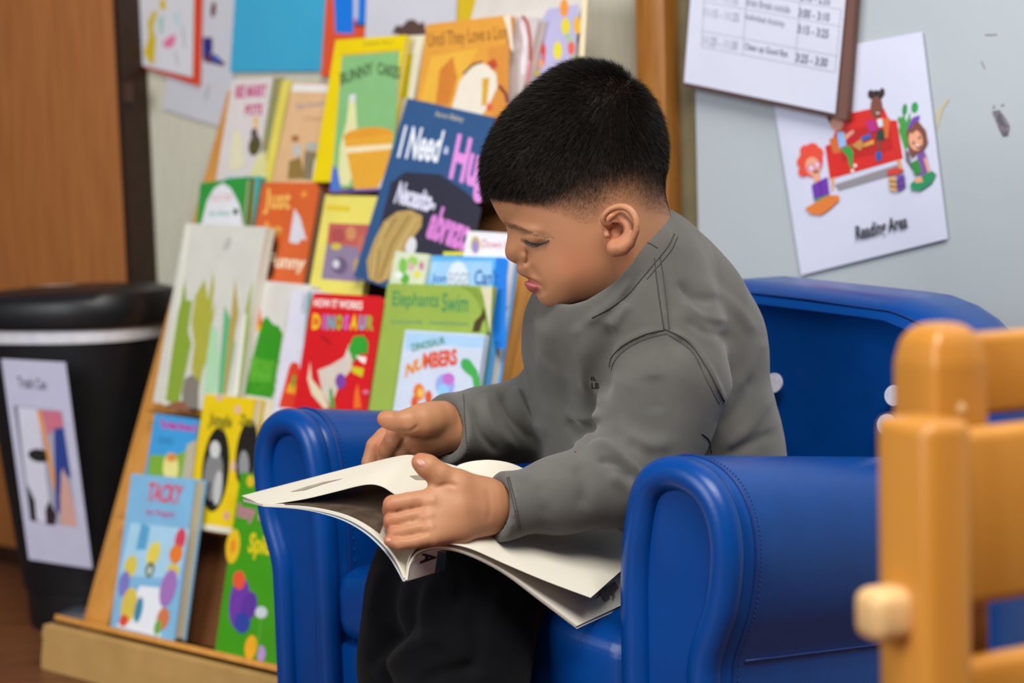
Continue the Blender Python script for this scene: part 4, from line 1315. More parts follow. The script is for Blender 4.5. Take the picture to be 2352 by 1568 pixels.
def folds(v, q, strokes, near=None):
    """push vertices along their normals: strokes = (polyline in px, width px, height mm); fades at both ends"""
    n = vert_normals(v, q)
    px = 1176 + FPX * v[:, 0] / v[:, 2]
    py = 784 - FPX * v[:, 1] / v[:, 2]
    facing = n[:, 2] < 0.15
    disp = np.zeros(len(v))
    for st in strokes:
        line, wd_, hh = st[0], st[1], st[2]
        ln = spline(np.array(line, float), 14) if len(line) > 2 else np.array(line, float)
        x0, x1 = ln[:, 0].min() - 3 * wd_, ln[:, 0].max() + 3 * wd_
        y0, y1 = ln[:, 1].min() - 3 * wd_, ln[:, 1].max() + 3 * wd_
        s = np.nonzero(facing & (px > x0) & (px < x1) & (py > y0) & (py < y1))[0]
        if len(s) == 0:
            continue
        if len(st) > 3:
            s = s[(v[s, 2] > st[3][0]) & (v[s, 2] < st[3][1])]
        d, t = seg_dist(px[s], py[s], ln)
        e = np.clip(np.minimum(t, 1 - t) * 5 + 0.15, 0, 1)
        disp[s] += hh * 0.001 * np.exp(-(d / wd_) ** 2) * e
    return v + n * disp[:, None]

# ================================================================== the reading child
HD = 1.48                                    # depth of the middle of the head
HS = FPX / HD                                # pixels per metre there
YAW = math.radians(5)


def on(px, py, mm=0.0):
    """photograph position of a feature mm to the camera side of the head's middle plane, as a straight side view"""
    k = 1 - mm / 1000 / HD
    return 1176 + (px - 1176) * k, 784 + (py - 784) * k


FACE = [(1120, 436), (1125, 453), (1134, 472), (1143, 490), (1154, 508), (1164, 519), (1167, 531), (1168, 542), (1166, 556), (1163, 568), (1162, 579), (1164, 590),
        (1171, 598), (1180, 603), (1188, 605), (1190, 610), (1188, 617), (1190, 625), (1195, 631), (1203, 635), (1213, 640), (1208, 645), (1206, 650), (1209, 658), (1216, 668),
        (1225, 673), (1233, 675), (1236, 682), (1243, 693), (1254, 701), (1268, 705), (1286, 705), (1312, 702), (1345, 694), (1400, 690), (1450, 700)]
SCALP = [(1500, 660), (1508, 580), (1512, 500), (1517, 455), (1523, 415), (1523, 350), (1515, 305), (1489, 240), (1445, 190), (1398, 163), (1335, 156), (1278, 175),
         (1212, 227), (1165, 277), (1130, 332), (1118, 370), (1116, 405)]
PROF = np.array(FACE + SCALP, float)

# half widths of the head: px, py, half width mm, rounding radius mm
WCTL = [(1320, 200, 66, 62), (1200, 290, 64, 56), (1320, 345, 70, 64), (1450, 300, 68, 60), (1500, 400, 64, 56), (1420, 420, 69, 58), (1250, 400, 67, 54),
        (1150, 400, 58, 42), (1165, 465, 55, 34), (1210, 470, 58, 34), (1260, 465, 63, 40), (1330, 470, 67, 45),
        (1172, 505, 44, 22), (1195, 517, 47, 20), (1240, 522, 55, 24), (1290, 520, 61, 32),
        (1174, 535, 9.5, 9), (1186, 540, 20, 11), (1200, 549, 28, 12), (1220, 550, 36, 14), (1240, 552, 42, 15), (1265, 553, 50, 20), (1300, 550, 59, 27), (1350, 540, 65, 36),
        (1168, 570, 9.5, 8), (1172, 590, 11, 8.5), (1190, 594, 14, 9), (1207, 592, 16, 9), (1186, 562, 12, 8.5), (1202, 570, 19, 10), (1224, 590, 32, 13), (1222, 570, 31, 12),
        (1250, 590, 45, 18), (1290, 600, 55, 25), (1340, 600, 62, 30), (1280, 640, 53, 24), (1320, 650, 58, 30),
        (1193, 618, 15, 11), (1212, 622, 23, 13), (1235, 626, 37, 16), (1255, 640, 43, 18),
        (1247, 656, 34, 16), (1213, 656, 16, 11), (1232, 668, 23, 13), (1205, 640, 17, 11),
        (1248, 690, 20, 15), (1265, 680, 29, 17), (1285, 690, 34, 20), (1330, 678, 50, 28), (1385, 630, 57, 34), (1420, 560, 63, 40), (1430, 625, 46, 34), (1460, 590, 48, 36), (1440, 690, 36, 30), (1390, 690, 42, 28), (1480, 480, 57, 46), (1500, 560, 44, 38)]
_c = np.array([on(a, b, w * 0.8) + (w, r) for a, b, w, r in WCTL])


def tps(xy, val, q):
    n = len(xy)

    def U(r2):
        return 0.5 * r2 * np.log(r2 + 1e-9)
    K = U(((xy[:, None] - xy[None]) ** 2).sum(-1)) + np.eye(n) * 25.0
    Pm = np.hstack([np.ones((n, 1)), xy])
    A = np.block([[K, Pm], [Pm.T, np.zeros((3, 3))]])
    sol = np.linalg.solve(A, np.concatenate([val, np.zeros(3)]))
    out = np.empty(len(q))
    for s in range(0, len(q), 20000):
        qq = q[s:s + 20000]
        out[s:s + 20000] = U(((qq[:, None] - xy[None]) ** 2).sum(-1)) @ sol[:n] + sol[n] + qq @ sol[n + 1:]
    return out


# 2D maps on a 2 px raster: signed distance to the profile, half width, rounding
GX0, GY0, GXN, GYN, GST = 1060, 100, 260, 340, 2.0
_gx, _gy = np.meshgrid(GX0 + GST * np.arange(GXN), GY0 + GST * np.arange(GYN), indexing='ij')
_q = np.stack([_gx.ravel(), _gy.ravel()], 1)
_pf = spline(np.vstack([PROF, PROF[:1]]), 500)
_d, _ = seg_dist(_q[:, 0], _q[:, 1], _pf)
_ins = np.zeros(len(_q), bool)
for i in range(len(_pf) - 1):
    (xa, ya), (xb, yb) = _pf[i], _pf[i + 1]
    if ya != yb:
        cr_ = ((ya > _q[:, 1]) != (yb > _q[:, 1])) & (_q[:, 0] < (xb - xa) * (_q[:, 1] - ya) / (yb - ya) + xa)
        _ins ^= cr_
MAP_D = (np.where(_ins, -_d, _d) / HS).reshape(GXN, GYN).astype(np.float32)
_W = tps(_c[:, :2] / 100, _c[:, 2], _q / 100)
_R = tps(_c[:, :2] / 100, _c[:, 3], _q / 100)
_W = np.clip(_W, 6, 72)
_R = np.clip(_R, 5, 66)


def bump(line, sig, mm, lat):
    pts = [on(a, b, lat) for a, b in line]
    if len(pts) == 1:
        d = np.hypot(_q[:, 0] - pts[0][0], _q[:, 1] - pts[0][1])
        e = 1.0
    else:
        ln = spline(pts, 16) if len(pts) > 2 else np.array(pts)
        d, t = seg_dist(_q[:, 0], _q[:, 1], ln)
        e = np.clip(np.minimum(t, 1 - t) * 6 + 0.1, 0, 1)
    return mm * np.exp(-(d / sig) ** 2) * e


_W += bump([(1233, 546)], 17, 2.6, 38)                                                 # lid over the eyeball
_W += bump([(1204, 550), (1222, 560), (1240, 561), (1264, 552)], 4.5, -2.2, 38)        # under the lash line
_W += bump([(1200, 541), (1218, 535), (1245, 536), (1272, 546)], 4.5, -1.3, 40)        # lid crease
_W += bump([(1215, 572), (1238, 574), (1262, 568)], 7, -0.7, 40)                       # under the eye
_W += bump([(1170, 512), (1195, 517), (1225, 527), (1260, 535)], 9, 1.2, 44)           # brow
_W += bump([(1214, 572), (1221, 586), (1219, 600), (1210, 607)], 4.5, -4.0, 20)        # behind the nostril wing
_W += bump([(1206, 592)], 9, 2.2, 16)                                                  # wing of the nose
_W += bump([(1193, 604)], 5, -3.5, 12)                                                 # nostril
_W += bump([(1222, 607), (1238, 628), (1250, 645)], 8, -1.2, 36)                       # cheek fold
_W += bump([(1202, 636), (1218, 641), (1234, 647), (1249, 655)], 3.6, -3.0, 24)        # mouth opening
_W += bump([(1212, 652), (1226, 659), (1242, 661)], 8, 2.8, 22)                        # lower lip
_W += bump([(1196, 627), (1214, 635), (1238, 645)], 5, 1.4, 24)                        # upper lip
_W += bump([(1232, 676), (1250, 672), (1262, 662)], 6, -1.8, 28)                       # under the lip
_W += bump([(1251, 656)], 7, -1.5, 38)                                                 # corner of the mouth
_W += bump([(1295, 632)], 40, 2.5, 55)                                                 # cheek
MAP_W = (_W / 1000).reshape(GXN, GYN).astype(np.float32)
MAP_R = (_R / 1000).reshape(GXN, GYN).astype(np.float32)
HPX = (1335 - 1176) / HS                      # pivot of the head's turn
CY_, SY_ = math.cos(YAW), math.sin(YAW)


def head_uv(p):
    """side-view pixel and lateral offset of camera-space points"""
    x, z = p[:, 0] - HPX, p[:, 2] - HD
    xr = x * CY_ - z * SY_
    zr = x * SY_ + z * CY_
    return 1176 + (xr + HPX) * HS, 784 - p[:, 1] * HS, zr


def f_skull(p):
    u, v, z = head_uv(p)
    i = np.clip((u - GX0) / GST, 0, GXN - 1.001)
    j = np.clip((v - GY0) / GST, 0, GYN - 1.001)
    i0, j0 = i.astype(int), j.astype(int)
    a, b = (i - i0).astype(np.float32), (j - j0).astype(np.float32)

    def look(m):
        return (m[i0, j0] * (1 - a) + m[i0 + 1, j0] * a) * (1 - b) + (m[i0, j0 + 1] * (1 - a) + m[i0 + 1, j0 + 1] * a) * b
    d, w, r = look(MAP_D), look(MAP_W), look(MAP_R)
    r = np.minimum(r, w * 0.98)
    A = d + r
    Bv = np.abs(z) - w + r
    return np.sqrt(np.maximum(A, 0) ** 2 + np.maximum(Bv, 0) ** 2) - r + np.minimum(np.maximum(A, Bv), 0)


def hp(px, py, mm):
    """camera-space point on the head, mm from its middle plane, camera side positive"""
    u, v = on(px, py, mm)
    x, z = (u - 1176) / HS - HPX, -mm / 1000
    return np.array([x * CY_ + z * SY_ + HPX, -(v - 784) / HS, -x * SY_ + z * CY_ + HD])


def mirror_head(p):
    x, z = p[0] - HPX, p[2] - HD
    xr, zr = x * CY_ - z * SY_, x * SY_ + z * CY_
    zr = -zr
    return np.array([xr * CY_ + zr * SY_ + HPX, p[1], -xr * SY_ + zr * CY_ + HD])


def ear_parts(side):
    m = (lambda *a: hp(*a)) if side > 0 else (lambda *a: mirror_head(hp(*a)))
    helix = [m(*q) for q in ((1424, 520, 70), (1408, 516, 74), (1404, 502, 77), (1418, 484, 80), (1443, 475, 83), (1466, 481, 86), (1480, 499, 88), (1484, 522, 88),
                             (1477, 543, 85), (1466, 559, 81))]
    anti = [m(*q) for q in ((1424, 507, 74), (1442, 505, 77), (1457, 513, 80), (1463, 528, 81), (1457, 541, 80), (1444, 548, 78), (1432, 553, 76))]
    lobe = [m(1464, 558, 80), m(1448, 568, 78), m(1431, 570, 75)]
    plate = [m(1418, 505, 66), m(1448, 498, 74), m(1466, 522, 76), (m(1450, 552, 73)), m(1425, 560, 67)]
    trag = [m(1406, 528, 68), m(1411, 541, 71)]
    base = [m(1408, 510, 58), m(1430, 530, 60), m(1424, 560, 60)]
    return spline(helix, 26), spline(anti, 16), lobe, plate, trag, base, m(1430, 531, 77), m(1427, 503, 79)


EARS = [ear_parts(1), ear_parts(-1)]


def f_ear(p, E):
    helix, anti, lobe, plate, trag, base, conch, foss = E
    f = chain(p, plate, [.0034, .0034, .0036, .0036, .004], .006)
    f = smin(f, chain(p, base, [.006, .007, .006], .006), .005)
    f = smin(f, chain(p, helix, np.interp(np.linspace(0, 9, 26), range(10), [.0018, .0024, .0026, .0027, .0028, .0030, .0029, .0027, .0029, .0036]), .001), .0012)
    f = smin(f, chain(p, anti, np.interp(np.linspace(0, 6, 16), range(7), [.0018, .0024, .0030, .0032, .0032, .003, .0028]), .001), .0034)
    f = smin(f, chain(p, lobe, [.005, .0064, .0075], .003), .003)
    f = smax(f, -sd_ell(p, conch, (.0068, .0060, .0085)), .0025)
    f = smax(f, -sd_ell(p, foss, (.0050, .0026, .0050)), .002)
    f = smin(f, chain(p, trag, [.0026, .0028], .001), .0025)
    return f


def hand_pts(lst):
    return [pc(*q[:3]) for q in lst], [q[3] / 1000 for q in lst]


# near hand (the child's left): back of the hand to the camera, fingers closed over the pages
LW = [(1190, 1160, 1.392, 19), (1120, 1162, 1.380, 18.5)]
LMC = [[(1120, 1142, 1.374, 15.5), (1050, 1130, 1.360, 13.5), (990, 1146, 1.348, 9.5)],
       [(1120, 1160, 1.372, 16), (1050, 1160, 1.354, 13.5), (980, 1179, 1.343, 9.0)],
       [(1120, 1178, 1.372, 15.5), (1050, 1190, 1.352, 13), (984, 1208, 1.338, 8.6)],
       [(1118, 1190, 1.374, 13.5), (1055, 1215, 1.352, 11), (996, 1232, 1.335, 8.0)]]
LFG = [[(990, 1146, 1.348, 8.6), (940, 1151, 1.342, 7.3), (902, 1159, 1.340, 7.7), (897, 1170, 1.361, 6.8), (916, 1176, 1.380, 6.2)],
       [(980, 1179, 1.343, 7.8), (935, 1187, 1.338, 6.2), (900, 1195, 1.338, 6.6), (898, 1204, 1.360, 6.0), (918, 1208, 1.378, 5.6)],
       [(984, 1208, 1.338, 7.4), (942, 1216, 1.333, 5.9), (908, 1224, 1.334, 6.2), (905, 1231, 1.356, 5.7), (922, 1234, 1.374, 5.4)],
       [(996, 1232, 1.335, 7.0), (955, 1243, 1.329, 5.5), (920, 1248, 1.328, 5.3), (894, 1242, 1.331, 4.6)]]
LTH = [(1105, 1140, 1.372, 15), (1048, 1114, 1.358, 12.5), (1008, 1090, 1.352, 9.6), (982, 1071, 1.350, 9.0), (966, 1061, 1.350, 7.4)]
# far hand (the child's right): palm towards the camera, thumb on top, fingers down behind the page
RW = [(1060, 985, 1.555, 22), (1010, 975, 1.545, 20)]
RPM = [[(1012, 957, 1.535, 15), (968, 966, 1.520, 13.5), (930, 974, 1.515, 10)],
       [(1010, 990, 1.545, 18), (960, 1000, 1.540, 17), (915, 998, 1.540, 11)],
       [(1005, 1008, 1.548, 15), (965, 1022, 1.545, 14), (935, 1020, 1.545, 10)]]
RFG = [[(920, 985, 1.548, 10), (884, 1004, 1.548, 9.2), (862, 1024, 1.546, 8.4), (850, 1062, 1.545, 7.8), (848, 1092, 1.548, 6.5)],
       [(935, 1002, 1.538, 10.5), (905, 1012, 1.532, 9.6), (892, 1032, 1.536, 8.8), (886, 1070, 1.546, 7.5)],
       [(950, 1018, 1.540, 10), (926, 1032, 1.536, 9), (918, 1056, 1.542, 8)],
       [(965, 1030, 1.545, 9), (950, 1048, 1.544, 8), (946, 1066, 1.548, 7)]]
RTH = [(990, 960, 1.525, 13.5), (938, 966, 1.510, 10), (908, 968, 1.505, 7.8), (893, 964, 1.503, 7.5), (882, 961, 1.502, 6.4)]
BR = {'L': ((820, 1020), (1260, 1300), 1.27, 1.46), 'R': ((810, 920), (1130, 1120), 1.45, 1.62)}


def f_hand(p, W, MC, FG, TH):
    f = chain(p, *hand_pts(W), k=.01)
    for c in MC:
        f = smin(f, chain(p, *hand_pts(c), k=.006), .006)
    for c in FG:
        f = smin(f, chain(p, *hand_pts(c), k=.0012), .0008)
    f = smin(f, chain(p, *hand_pts(TH), k=.004), .006)
    return f


NECK = [(1425, 545, 1.490, 46), (1455, 630, 1.512, 42), (1480, 740, 1.55, 50)]
TRUNK = [(1480, 740, 1.545, 58), (1500, 880, 1.58, 66), (1545, 1130, 1.61, 62)]
LARM = [(1520, 790, 1.488, 34), (1520, 900, 1.464, 33), (1478, 1058, 1.452, 26), (1300, 1140, 1.408, 20), (1150, 1162, 1.384, 17.5)]
RARM = [(1360, 810, 1.61, 34), (1300, 950, 1.645, 30), (1180, 980, 1.60, 22), (1040, 982, 1.552, 19)]
LLEG = [(1530, 1225, 1.61, 30), (1230, 1300, 1.51, 28), (1050, 1345, 1.435, 28), (1050, 1520, 1.42, 28), (1040, 1960, 1.44, 22)]
RLEG = [(1450, 1185, 1.68, 30), (1130, 1245, 1.58, 28), (970, 1275, 1.51, 30), (945, 1480, 1.505, 28), (940, 1880, 1.53, 22)]


def surf_mm(px, py):
    """half width of the head where the photograph shows px, py"""
    m = 20.0
    for _ in range(8):
        u, v = on(px, py, m)
        i, j = int(round((u - GX0) / GST)), int(round((v - GY0) / GST))
        d, w, r = float(MAP_D[i, j]), float(MAP_W[i, j]), float(MAP_R[i, j])
        r = min(r, w * 0.98)
        m = 1000 * (w if d < -r else w - r + math.sqrt(max(r * r - (d + r) ** 2, 0)))
    return m


MOUTH = [hp(1214, 641, -6)] + [hp(x, y, surf_mm(x, y) - 0.4) for x, y in ((1217, 642), (1224, 644.5), (1231, 647.5), (1239, 651), (1247, 655))]


def f_body(p):
    out = np.full(len(p), 1.0, np.float32)
    px = 1176 + FPX * p[:, 0] / p[:, 2]
    py = 784 - FPX * p[:, 1] / p[:, 2]
    tr = chain(p, *hand_pts(TRUNK), k=.02)
    tr = smin(tr, chain(p, *hand_pts(NECK), k=.02), .03)
    for A in (LARM, RARM, LLEG, RLEG):
        tr = smin(tr, chain(p, *hand_pts(A), k=.015), .02)
    out = tr
    s = np.nonzero((px > 1040) & (px < 1600) & (py < 780))[0]
    if len(s):
        q = p[s]
        h = f_skull(q)
        e = np.nonzero((q[:, 1] > (784 - 640) / HS) & (q[:, 1] < (784 - 420) / HS) & (q[:, 0] > .06))[0]
        if len(e):
            for E in EARS:
                h[e] = smin(h[e], f_ear(q[e], E), .0015)
        mo = chain(q, MOUTH, [.0020, .0020, .0019, .0018, .0016, .0012], .001)
        h = smax(h, -mo, .0012)
        out[s] = smin(out[s], h.astype(np.float32), .02)
    for key_, args in (('L', (LW, LMC, LFG, LTH)), ('R', (RW, RPM, RFG, RTH))):
        (x0, y0), (x1, y1), d0, d1 = BR[key_]
        s = np.nonzero((px > x0) & (px < x1) & (py > y0) & (py < y1) & (p[:, 2] > d0) & (p[:, 2] < d1))[0]
        if len(s):
            out[s] = smin(out[s], f_hand(p[s], *args).astype(np.float32), .006)
    return out


lo_ = np.array([-.16, -.50, 1.28])
hi_ = np.array([.24, .27, 1.72])
BV, BQ = surface(f_body, lo_, hi_, 0.0014, lip=2.0, B=4)
BV = smooth_verts(BV, BQ, 2, 0.5)
BV = folds(BV, BQ, [([(985, 1161), (945, 1170), (905, 1177)], 3.2, -1.4), ([(978, 1194), (940, 1203), (904, 1209)], 3.2, -1.4), ([(985, 1222), (945, 1231), (908, 1236)], 3.2, -1.3),
                    ([(1000, 1120), (1030, 1112), (1050, 1116)], 5, -1.2), ([(1005, 1148), (985, 1150), (968, 1158)], 9, 0.9), ([(1000, 1180), (980, 1183), (966, 1188)], 8, 0.8), ([(1000, 1208), (984, 1210), (970, 1214)], 8, 0.7),
                    ([(1118, 1120), (1126, 1160), (1122, 1200)], 7, -0.6), ([(1000, 1092), (1006, 1098), (1008, 1106)], 3, -0.5),
                    ([(962, 976), (942, 990), (925, 988)], 4, -1.2, (1.44, 1.62)), ([(955, 1004), (975, 1012), (1000, 1006)], 5, -1.2, (1.44, 1.62)), ([(938, 998), (925, 1014), (915, 1030)], 4, -1.2, (1.44, 1.62))])
BNRM = vert_normals(BV, BQ)

# ---- pigment maps on the skin
hu, hv, hz = head_uv(BV)
kk = HD / (HD - np.abs(hz))
npx = 1176 + (hu - 1176) * kk                 # where the point (or its twin on the near side) shows
npy = 784 + (hv - 784) * kk
isHead = (hv < 720) & (hu < 1545)
L1x, L1y = [1090, 1130, 1200, 1260, 1300, 1350, 1420, 1480, 1540], [434, 440, 450, 452, 430, 400, 378, 365, 370]
L2x, L2y = [1090, 1118, 1160, 1200, 1250, 1300, 1350, 1385, 1410, 1440, 1470, 1500, 1540], [441, 446, 462, 472, 482, 500, 528, 530, 500, 478, 482, 506, 512]
lo1 = np.interp(npx, L1x, L1y)
lo2 = np.interp(npx, L2x, L2y)
HF = np.where(isHead, np.clip((lo2 - npy) / np.maximum(lo2 - lo1, 6), 0, 1), 0)
_wl = MAP_W[np.clip(((hu - GX0) / GST).astype(int), 0, GXN - 1), np.clip(((hv - GY0) / GST).astype(int), 0, GYN - 1)]
earzone = (np.abs(hz) > _wl + 0.0022) & (npx > 1390) & (npy > 455) & (npy < 600)
HF = np.where(earzone, 0, HF)
stub = 0.97 * (0.62 * HF + 0.38 * HF * HF * (3 - 2 * HF))
sB = np.nonzero(isHead & (npy > 480) & (npy < 580) & (npx < 1320))[0]
_bd, _bt = seg_dist(npx[sB], npy[sB], spline([(1163, 513), (1184, 519), (1200, 526), (1222, 535), (1250, 541), (1274, 543)], 20))
stub[sB] += 0.55 * np.exp(-(_bd / (6 - 1.5 * _bt)) ** 2) * np.clip(1.05 - _bt * 1.15, 0.06, 1)
sE = np.nonzero(isHead & (npy > 530) & (npy < 590) & (npx < 1320))[0]
_bd, _bt = seg_dist(npx[sE], npy[sE], spline([(1206, 550), (1228, 561), (1246, 559), (1263, 551)], 14))
stub[sE] += 0.5 * np.exp(-(_bd / 4) ** 2)


def poly_soft(x, y, pts, soft):
    pts = np.asarray(pts, float)
    d, _ = seg_dist(x, y, np.vstack([pts, pts[:1]]))
    ins = np.zeros(len(x), bool)
    for i in range(len(pts)):
        (xa, ya), (xb, yb) = pts[i], pts[(i + 1) % len(pts)]
        if ya != yb:
            ins ^= ((ya > y) != (yb > y)) & (x < (xb - xa) * (y - ya) / (yb - ya) + xa)
    return np.clip(0.5 + np.where(ins, d, -d) / soft, 0, 1)


lip = np.zeros(len(BV))
sL = np.nonzero((npx > 1170) & (npx < 1280) & (npy > 600) & (npy < 700) & isHead)[0]
lowlip = [(1200, 640), (1214, 642), (1232, 648), (1248, 655), (1246, 664), (1238, 672), (1226, 676), (1214, 672), (1204, 660)]
uplip = [(1188, 620), (1198, 628), (1216, 637), (1238, 646), (1250, 655), (1232, 650), (1210, 645), (1196, 640)]
lip[sL] = np.maximum(poly_soft(npx[sL], npy[sL], lowlip, 5), 0.6 * poly_soft(npx[sL], npy[sL], uplip, 5))
red = np.zeros(len(BV))
red += np.where(isHead, 0.5 * np.exp(-(((npx - 1330) / 60) ** 2 + ((npy - 610) / 55) ** 2)), 0)
red += np.where(isHead & (np.abs(hz) > .05), 0.6 * np.exp(-(((npx - 1440) / 40) ** 2 + ((npy - 530) / 50) ** 2)), 0)
bpx = 1176 + FPX * BV[:, 0] / BV[:, 2]
bpy_ = 784 - FPX * BV[:, 1] / BV[:, 2]
for (cx, cy, r) in ((964, 1060, 22), (893, 1160, 22), (893, 1192, 20), (898, 1222, 20), (892, 1241, 16), (880, 961, 20), (888, 1012, 26), (858, 1030, 22), (960, 1020, 30)):
    red += 0.55 * np.exp(-((bpx - cx) ** 2 + (bpy_ - cy) ** 2) / r ** 2)
red = np.clip(red, 0, 1)

m_skin = bpy.data.materials.new('skin')
m_skin.use_nodes = True
nt = m_skin.node_tree
bs = nt.nodes['Principled BSDF']


def _attr(nm):
    a = nt.nodes.new('ShaderNodeAttribute')
    a.attribute_name = nm
    return a.outputs['Fac']


def _mix(fac, a, b):
    m = nt.nodes.new('ShaderNodeMix')
    m.data_type = 'RGBA'
    nt.links.new(fac, m.inputs['Factor'])
    for k, x in ((6, a), (7, b)):
        if isinstance(x, str):
            m.inputs[k].default_value = lin(x)
        else:
            nt.links.new(x, m.inputs[k])
    return m.outputs[2]


tcx = nt.nodes.new('ShaderNodeTexCoord')
nz = nt.nodes.new('ShaderNodeTexNoise')
nz.inputs['Scale'].default_value = 55
nz.inputs['Detail'].default_value = 5
nt.links.new(tcx.outputs['Object'], nz.inputs['Vector'])
SKIN_A, SKIN_B = '#ad7957', '#b5815f'
c_ = _mix(nz.outputs['Fac'], SKIN_A, SKIN_B)
c_ = _mix(_attr('red'), c_, '#aa6546')
c_ = _mix(_attr('lip'), c_, '#a85d5c')
nz2 = nt.nodes.new('ShaderNodeTexNoise')
nz2.inputs['Scale'].default_value = 900
nt.links.new(tcx.outputs['Object'], nz2.inputs['Vector'])
mth = nt.nodes.new('ShaderNodeMath')
mth.operation = 'MULTIPLY_ADD'
nt.links.new(nz2.outputs['Fac'], mth.inputs[0])
mth.inputs[1].default_value = 0.35
mth.inputs[2].default_value = -0.18
mad = nt.nodes.new('ShaderNodeMath')
mad.operation = 'ADD'
mad.use_clamp = True
nt.links.new(_attr('stubble'), mad.inputs[0])
mm_ = nt.nodes.new('ShaderNodeMath')
mm_.operation = 'MULTIPLY'
nt.links.new(_attr('stubble'), mm_.inputs[0])
nt.links.new(mth.outputs[0], mm_.inputs[1])
nt.links.new(mm_.outputs[0], mad.inputs[1])
c_ = _mix(mad.outputs[0], c_, '#241a14')
nt.links.new(c_, bs.inputs['Base Color'])
bs.inputs['Roughness'].default_value = 0.5
bs.inputs['Specular IOR Level'].default_value = 0.35
bs.inputs['Subsurface Weight'].default_value = 0.12
bs.inputs['Subsurface Radius'].default_value = (0.010, 0.004, 0.002)
bs.inputs['Subsurface Scale'].default_value = 0.6
bp_ = nt.nodes.new('ShaderNodeBump')
bp_.inputs['Strength'].default_value = 0.12
bp_.inputs['Distance'].default_value = 0.0006
nt.links.new(nz2.outputs['Fac'], bp_.inputs['Height'])
nt.links.new(bp_.outputs[0], bs.inputs['Normal'])

boy = link('person', None, label='child in a grey long-sleeved shirt, head bowed over the open picture book', cat='person')
boy.location = tuple(P(1545, 1340, 1.57))
_binv = Matrix.Translation(boy.location).inverted()


def bpart(name, me, parent=None):
    ob = link(name, me, parent=parent or boy)
    if parent is None:
        ob.matrix_parent_inverse = _binv
    return ob


bodyme = to_mesh('body', BV, BQ, m_skin, {'stubble': stub, 'lip': lip, 'red': red})
body = bpart('body', bodyme)


def bvh_of(v, q):
    w = cam2world(v)
    return BVHTree.FromPolygons([tuple(x) for x in w], [tuple(int(i) for i in f) for f in q])


def pick(bvh, px, py):
    d = ray(px, py)
    d = d / np.linalg.norm(d)
    loc, nor, _, _ = bvh.ray_cast(Vector(CAM), Vector(d))
    if loc is None:
        return None, None
    n = np.array(nor)
    if np.dot(n, d) > 0:
        n = -n
    return np.array(loc), n


_hs = (isHead[BQ]).all(1)
BVH_H = bvh_of(BV, BQ[_hs])

# ---- hair: short strands lying forward from the crown
WBV = cam2world(BV)
WBN = BNRM[:, 0:1] * CR + BNRM[:, 1:2] * CU + BNRM[:, 2:3] * _F
fq = BQ[(HF[BQ] > 0.10).all(1)]
fa = np.linalg.norm(np.cross(WBV[fq[:, 2]] - WBV[fq[:, 0]], WBV[fq[:, 3]] - WBV[fq[:, 1]]), axis=1)
rg = np.random.default_rng(5)
NH = 110000
pick_f = rg.choice(len(fq), NH, p=fa / fa.sum())
ww = rg.random((NH, 2))
a_, b_ = ww[:, 0:1], ww[:, 1:2]
qq = fq[pick_f]


def bil(X):
    return (X[qq[:, 0]] * (1 - a_) + X[qq[:, 1]] * a_) * (1 - b_) + (X[qq[:, 3]] * (1 - a_) + X[qq[:, 2]] * a_) * b_


root, nor = bil(WBV), bil(WBN)
nor /= np.linalg.norm(nor, axis=1)[:, None]
hfr = bil(HF[:, None])[:, 0]
vpy = bil(npy[:, None])[:, 0]
vpx = bil(npx[:, None])[:, 0]
crown = cam2world(hp(1428, 215, 20)[None])[0]
away = root - crown
dist = np.linalg.norm(away, axis=1)
away = away - nor * np.einsum('ij,ij->i', away, nor)[:, None]
away /= np.linalg.norm(away, axis=1)[:, None] + 1e-9
jit = rg.normal(0, 0.16, (NH, 3))
dirn = away * 0.80 + nor * 0.62 + jit
dirn += np.array([0, 0, -0.25]) * np.clip((vpy - 330) / 120, 0, 1)[:, None]
dirn /= np.linalg.norm(dirn, axis=1)[:, None]
top = np.clip((400 - vpy) / 140, 0, 1)
front = np.clip((1240 - vpx) / 120, 0, 1)
ln_ = (0.0007 + 0.0056 * hfr ** 1.6 + 0.0065 * np.maximum(top, front * 0.7) * hfr) * rg.uniform(0.7, 1.15, NH)
side = np.cross(dirn, rg.normal(0, 1, (NH, 3)))
side /= np.linalg.norm(side, axis=1)[:, None]
wv = ((0.000035 + 0.00008 * hfr) * (0.8 + 0.4 * rg.random(NH)))[:, None] * side
bend = (away * 0.5 + np.array([0, 0, -0.25])) * (ln_ ** 2 * 22)[:, None]
p0 = root - nor * 0.0006
p1 = root + dirn * (ln_ * 0.5)[:, None] + bend * 0.25
p2 = root + dirn * ln_[:, None] + bend
HVv = np.stack([p0 - wv, p0 + wv, p1 + wv * 0.85, p1 - wv * 0.85, p2], 1).reshape(-1, 3)
ix = np.arange(NH)[:, None] * 5
tri = np.concatenate([ix + [0, 1, 2], ix + [0, 2, 3], ix + [3, 2, 4]])


def tri_mesh(name, V, T, m, smooth=False):
    me = bpy.data.meshes.new(name)
    me.vertices.add(len(V))
    me.vertices.foreach_set('co', V.astype(np.float32).ravel())
    me.loops.add(len(T) * 3)
    me.loops.foreach_set('vertex_index', T.astype(np.int32).ravel())
    me.polygons.add(len(T))
    me.polygons.foreach_set('loop_start', np.arange(0, len(T) * 3, 3, dtype=np.int32))
    me.update(calc_edges=True)
    if smooth:
        me.polygons.foreach_set('use_smooth', np.ones(len(T), dtype=bool))
    me.materials.append(m)
    return me


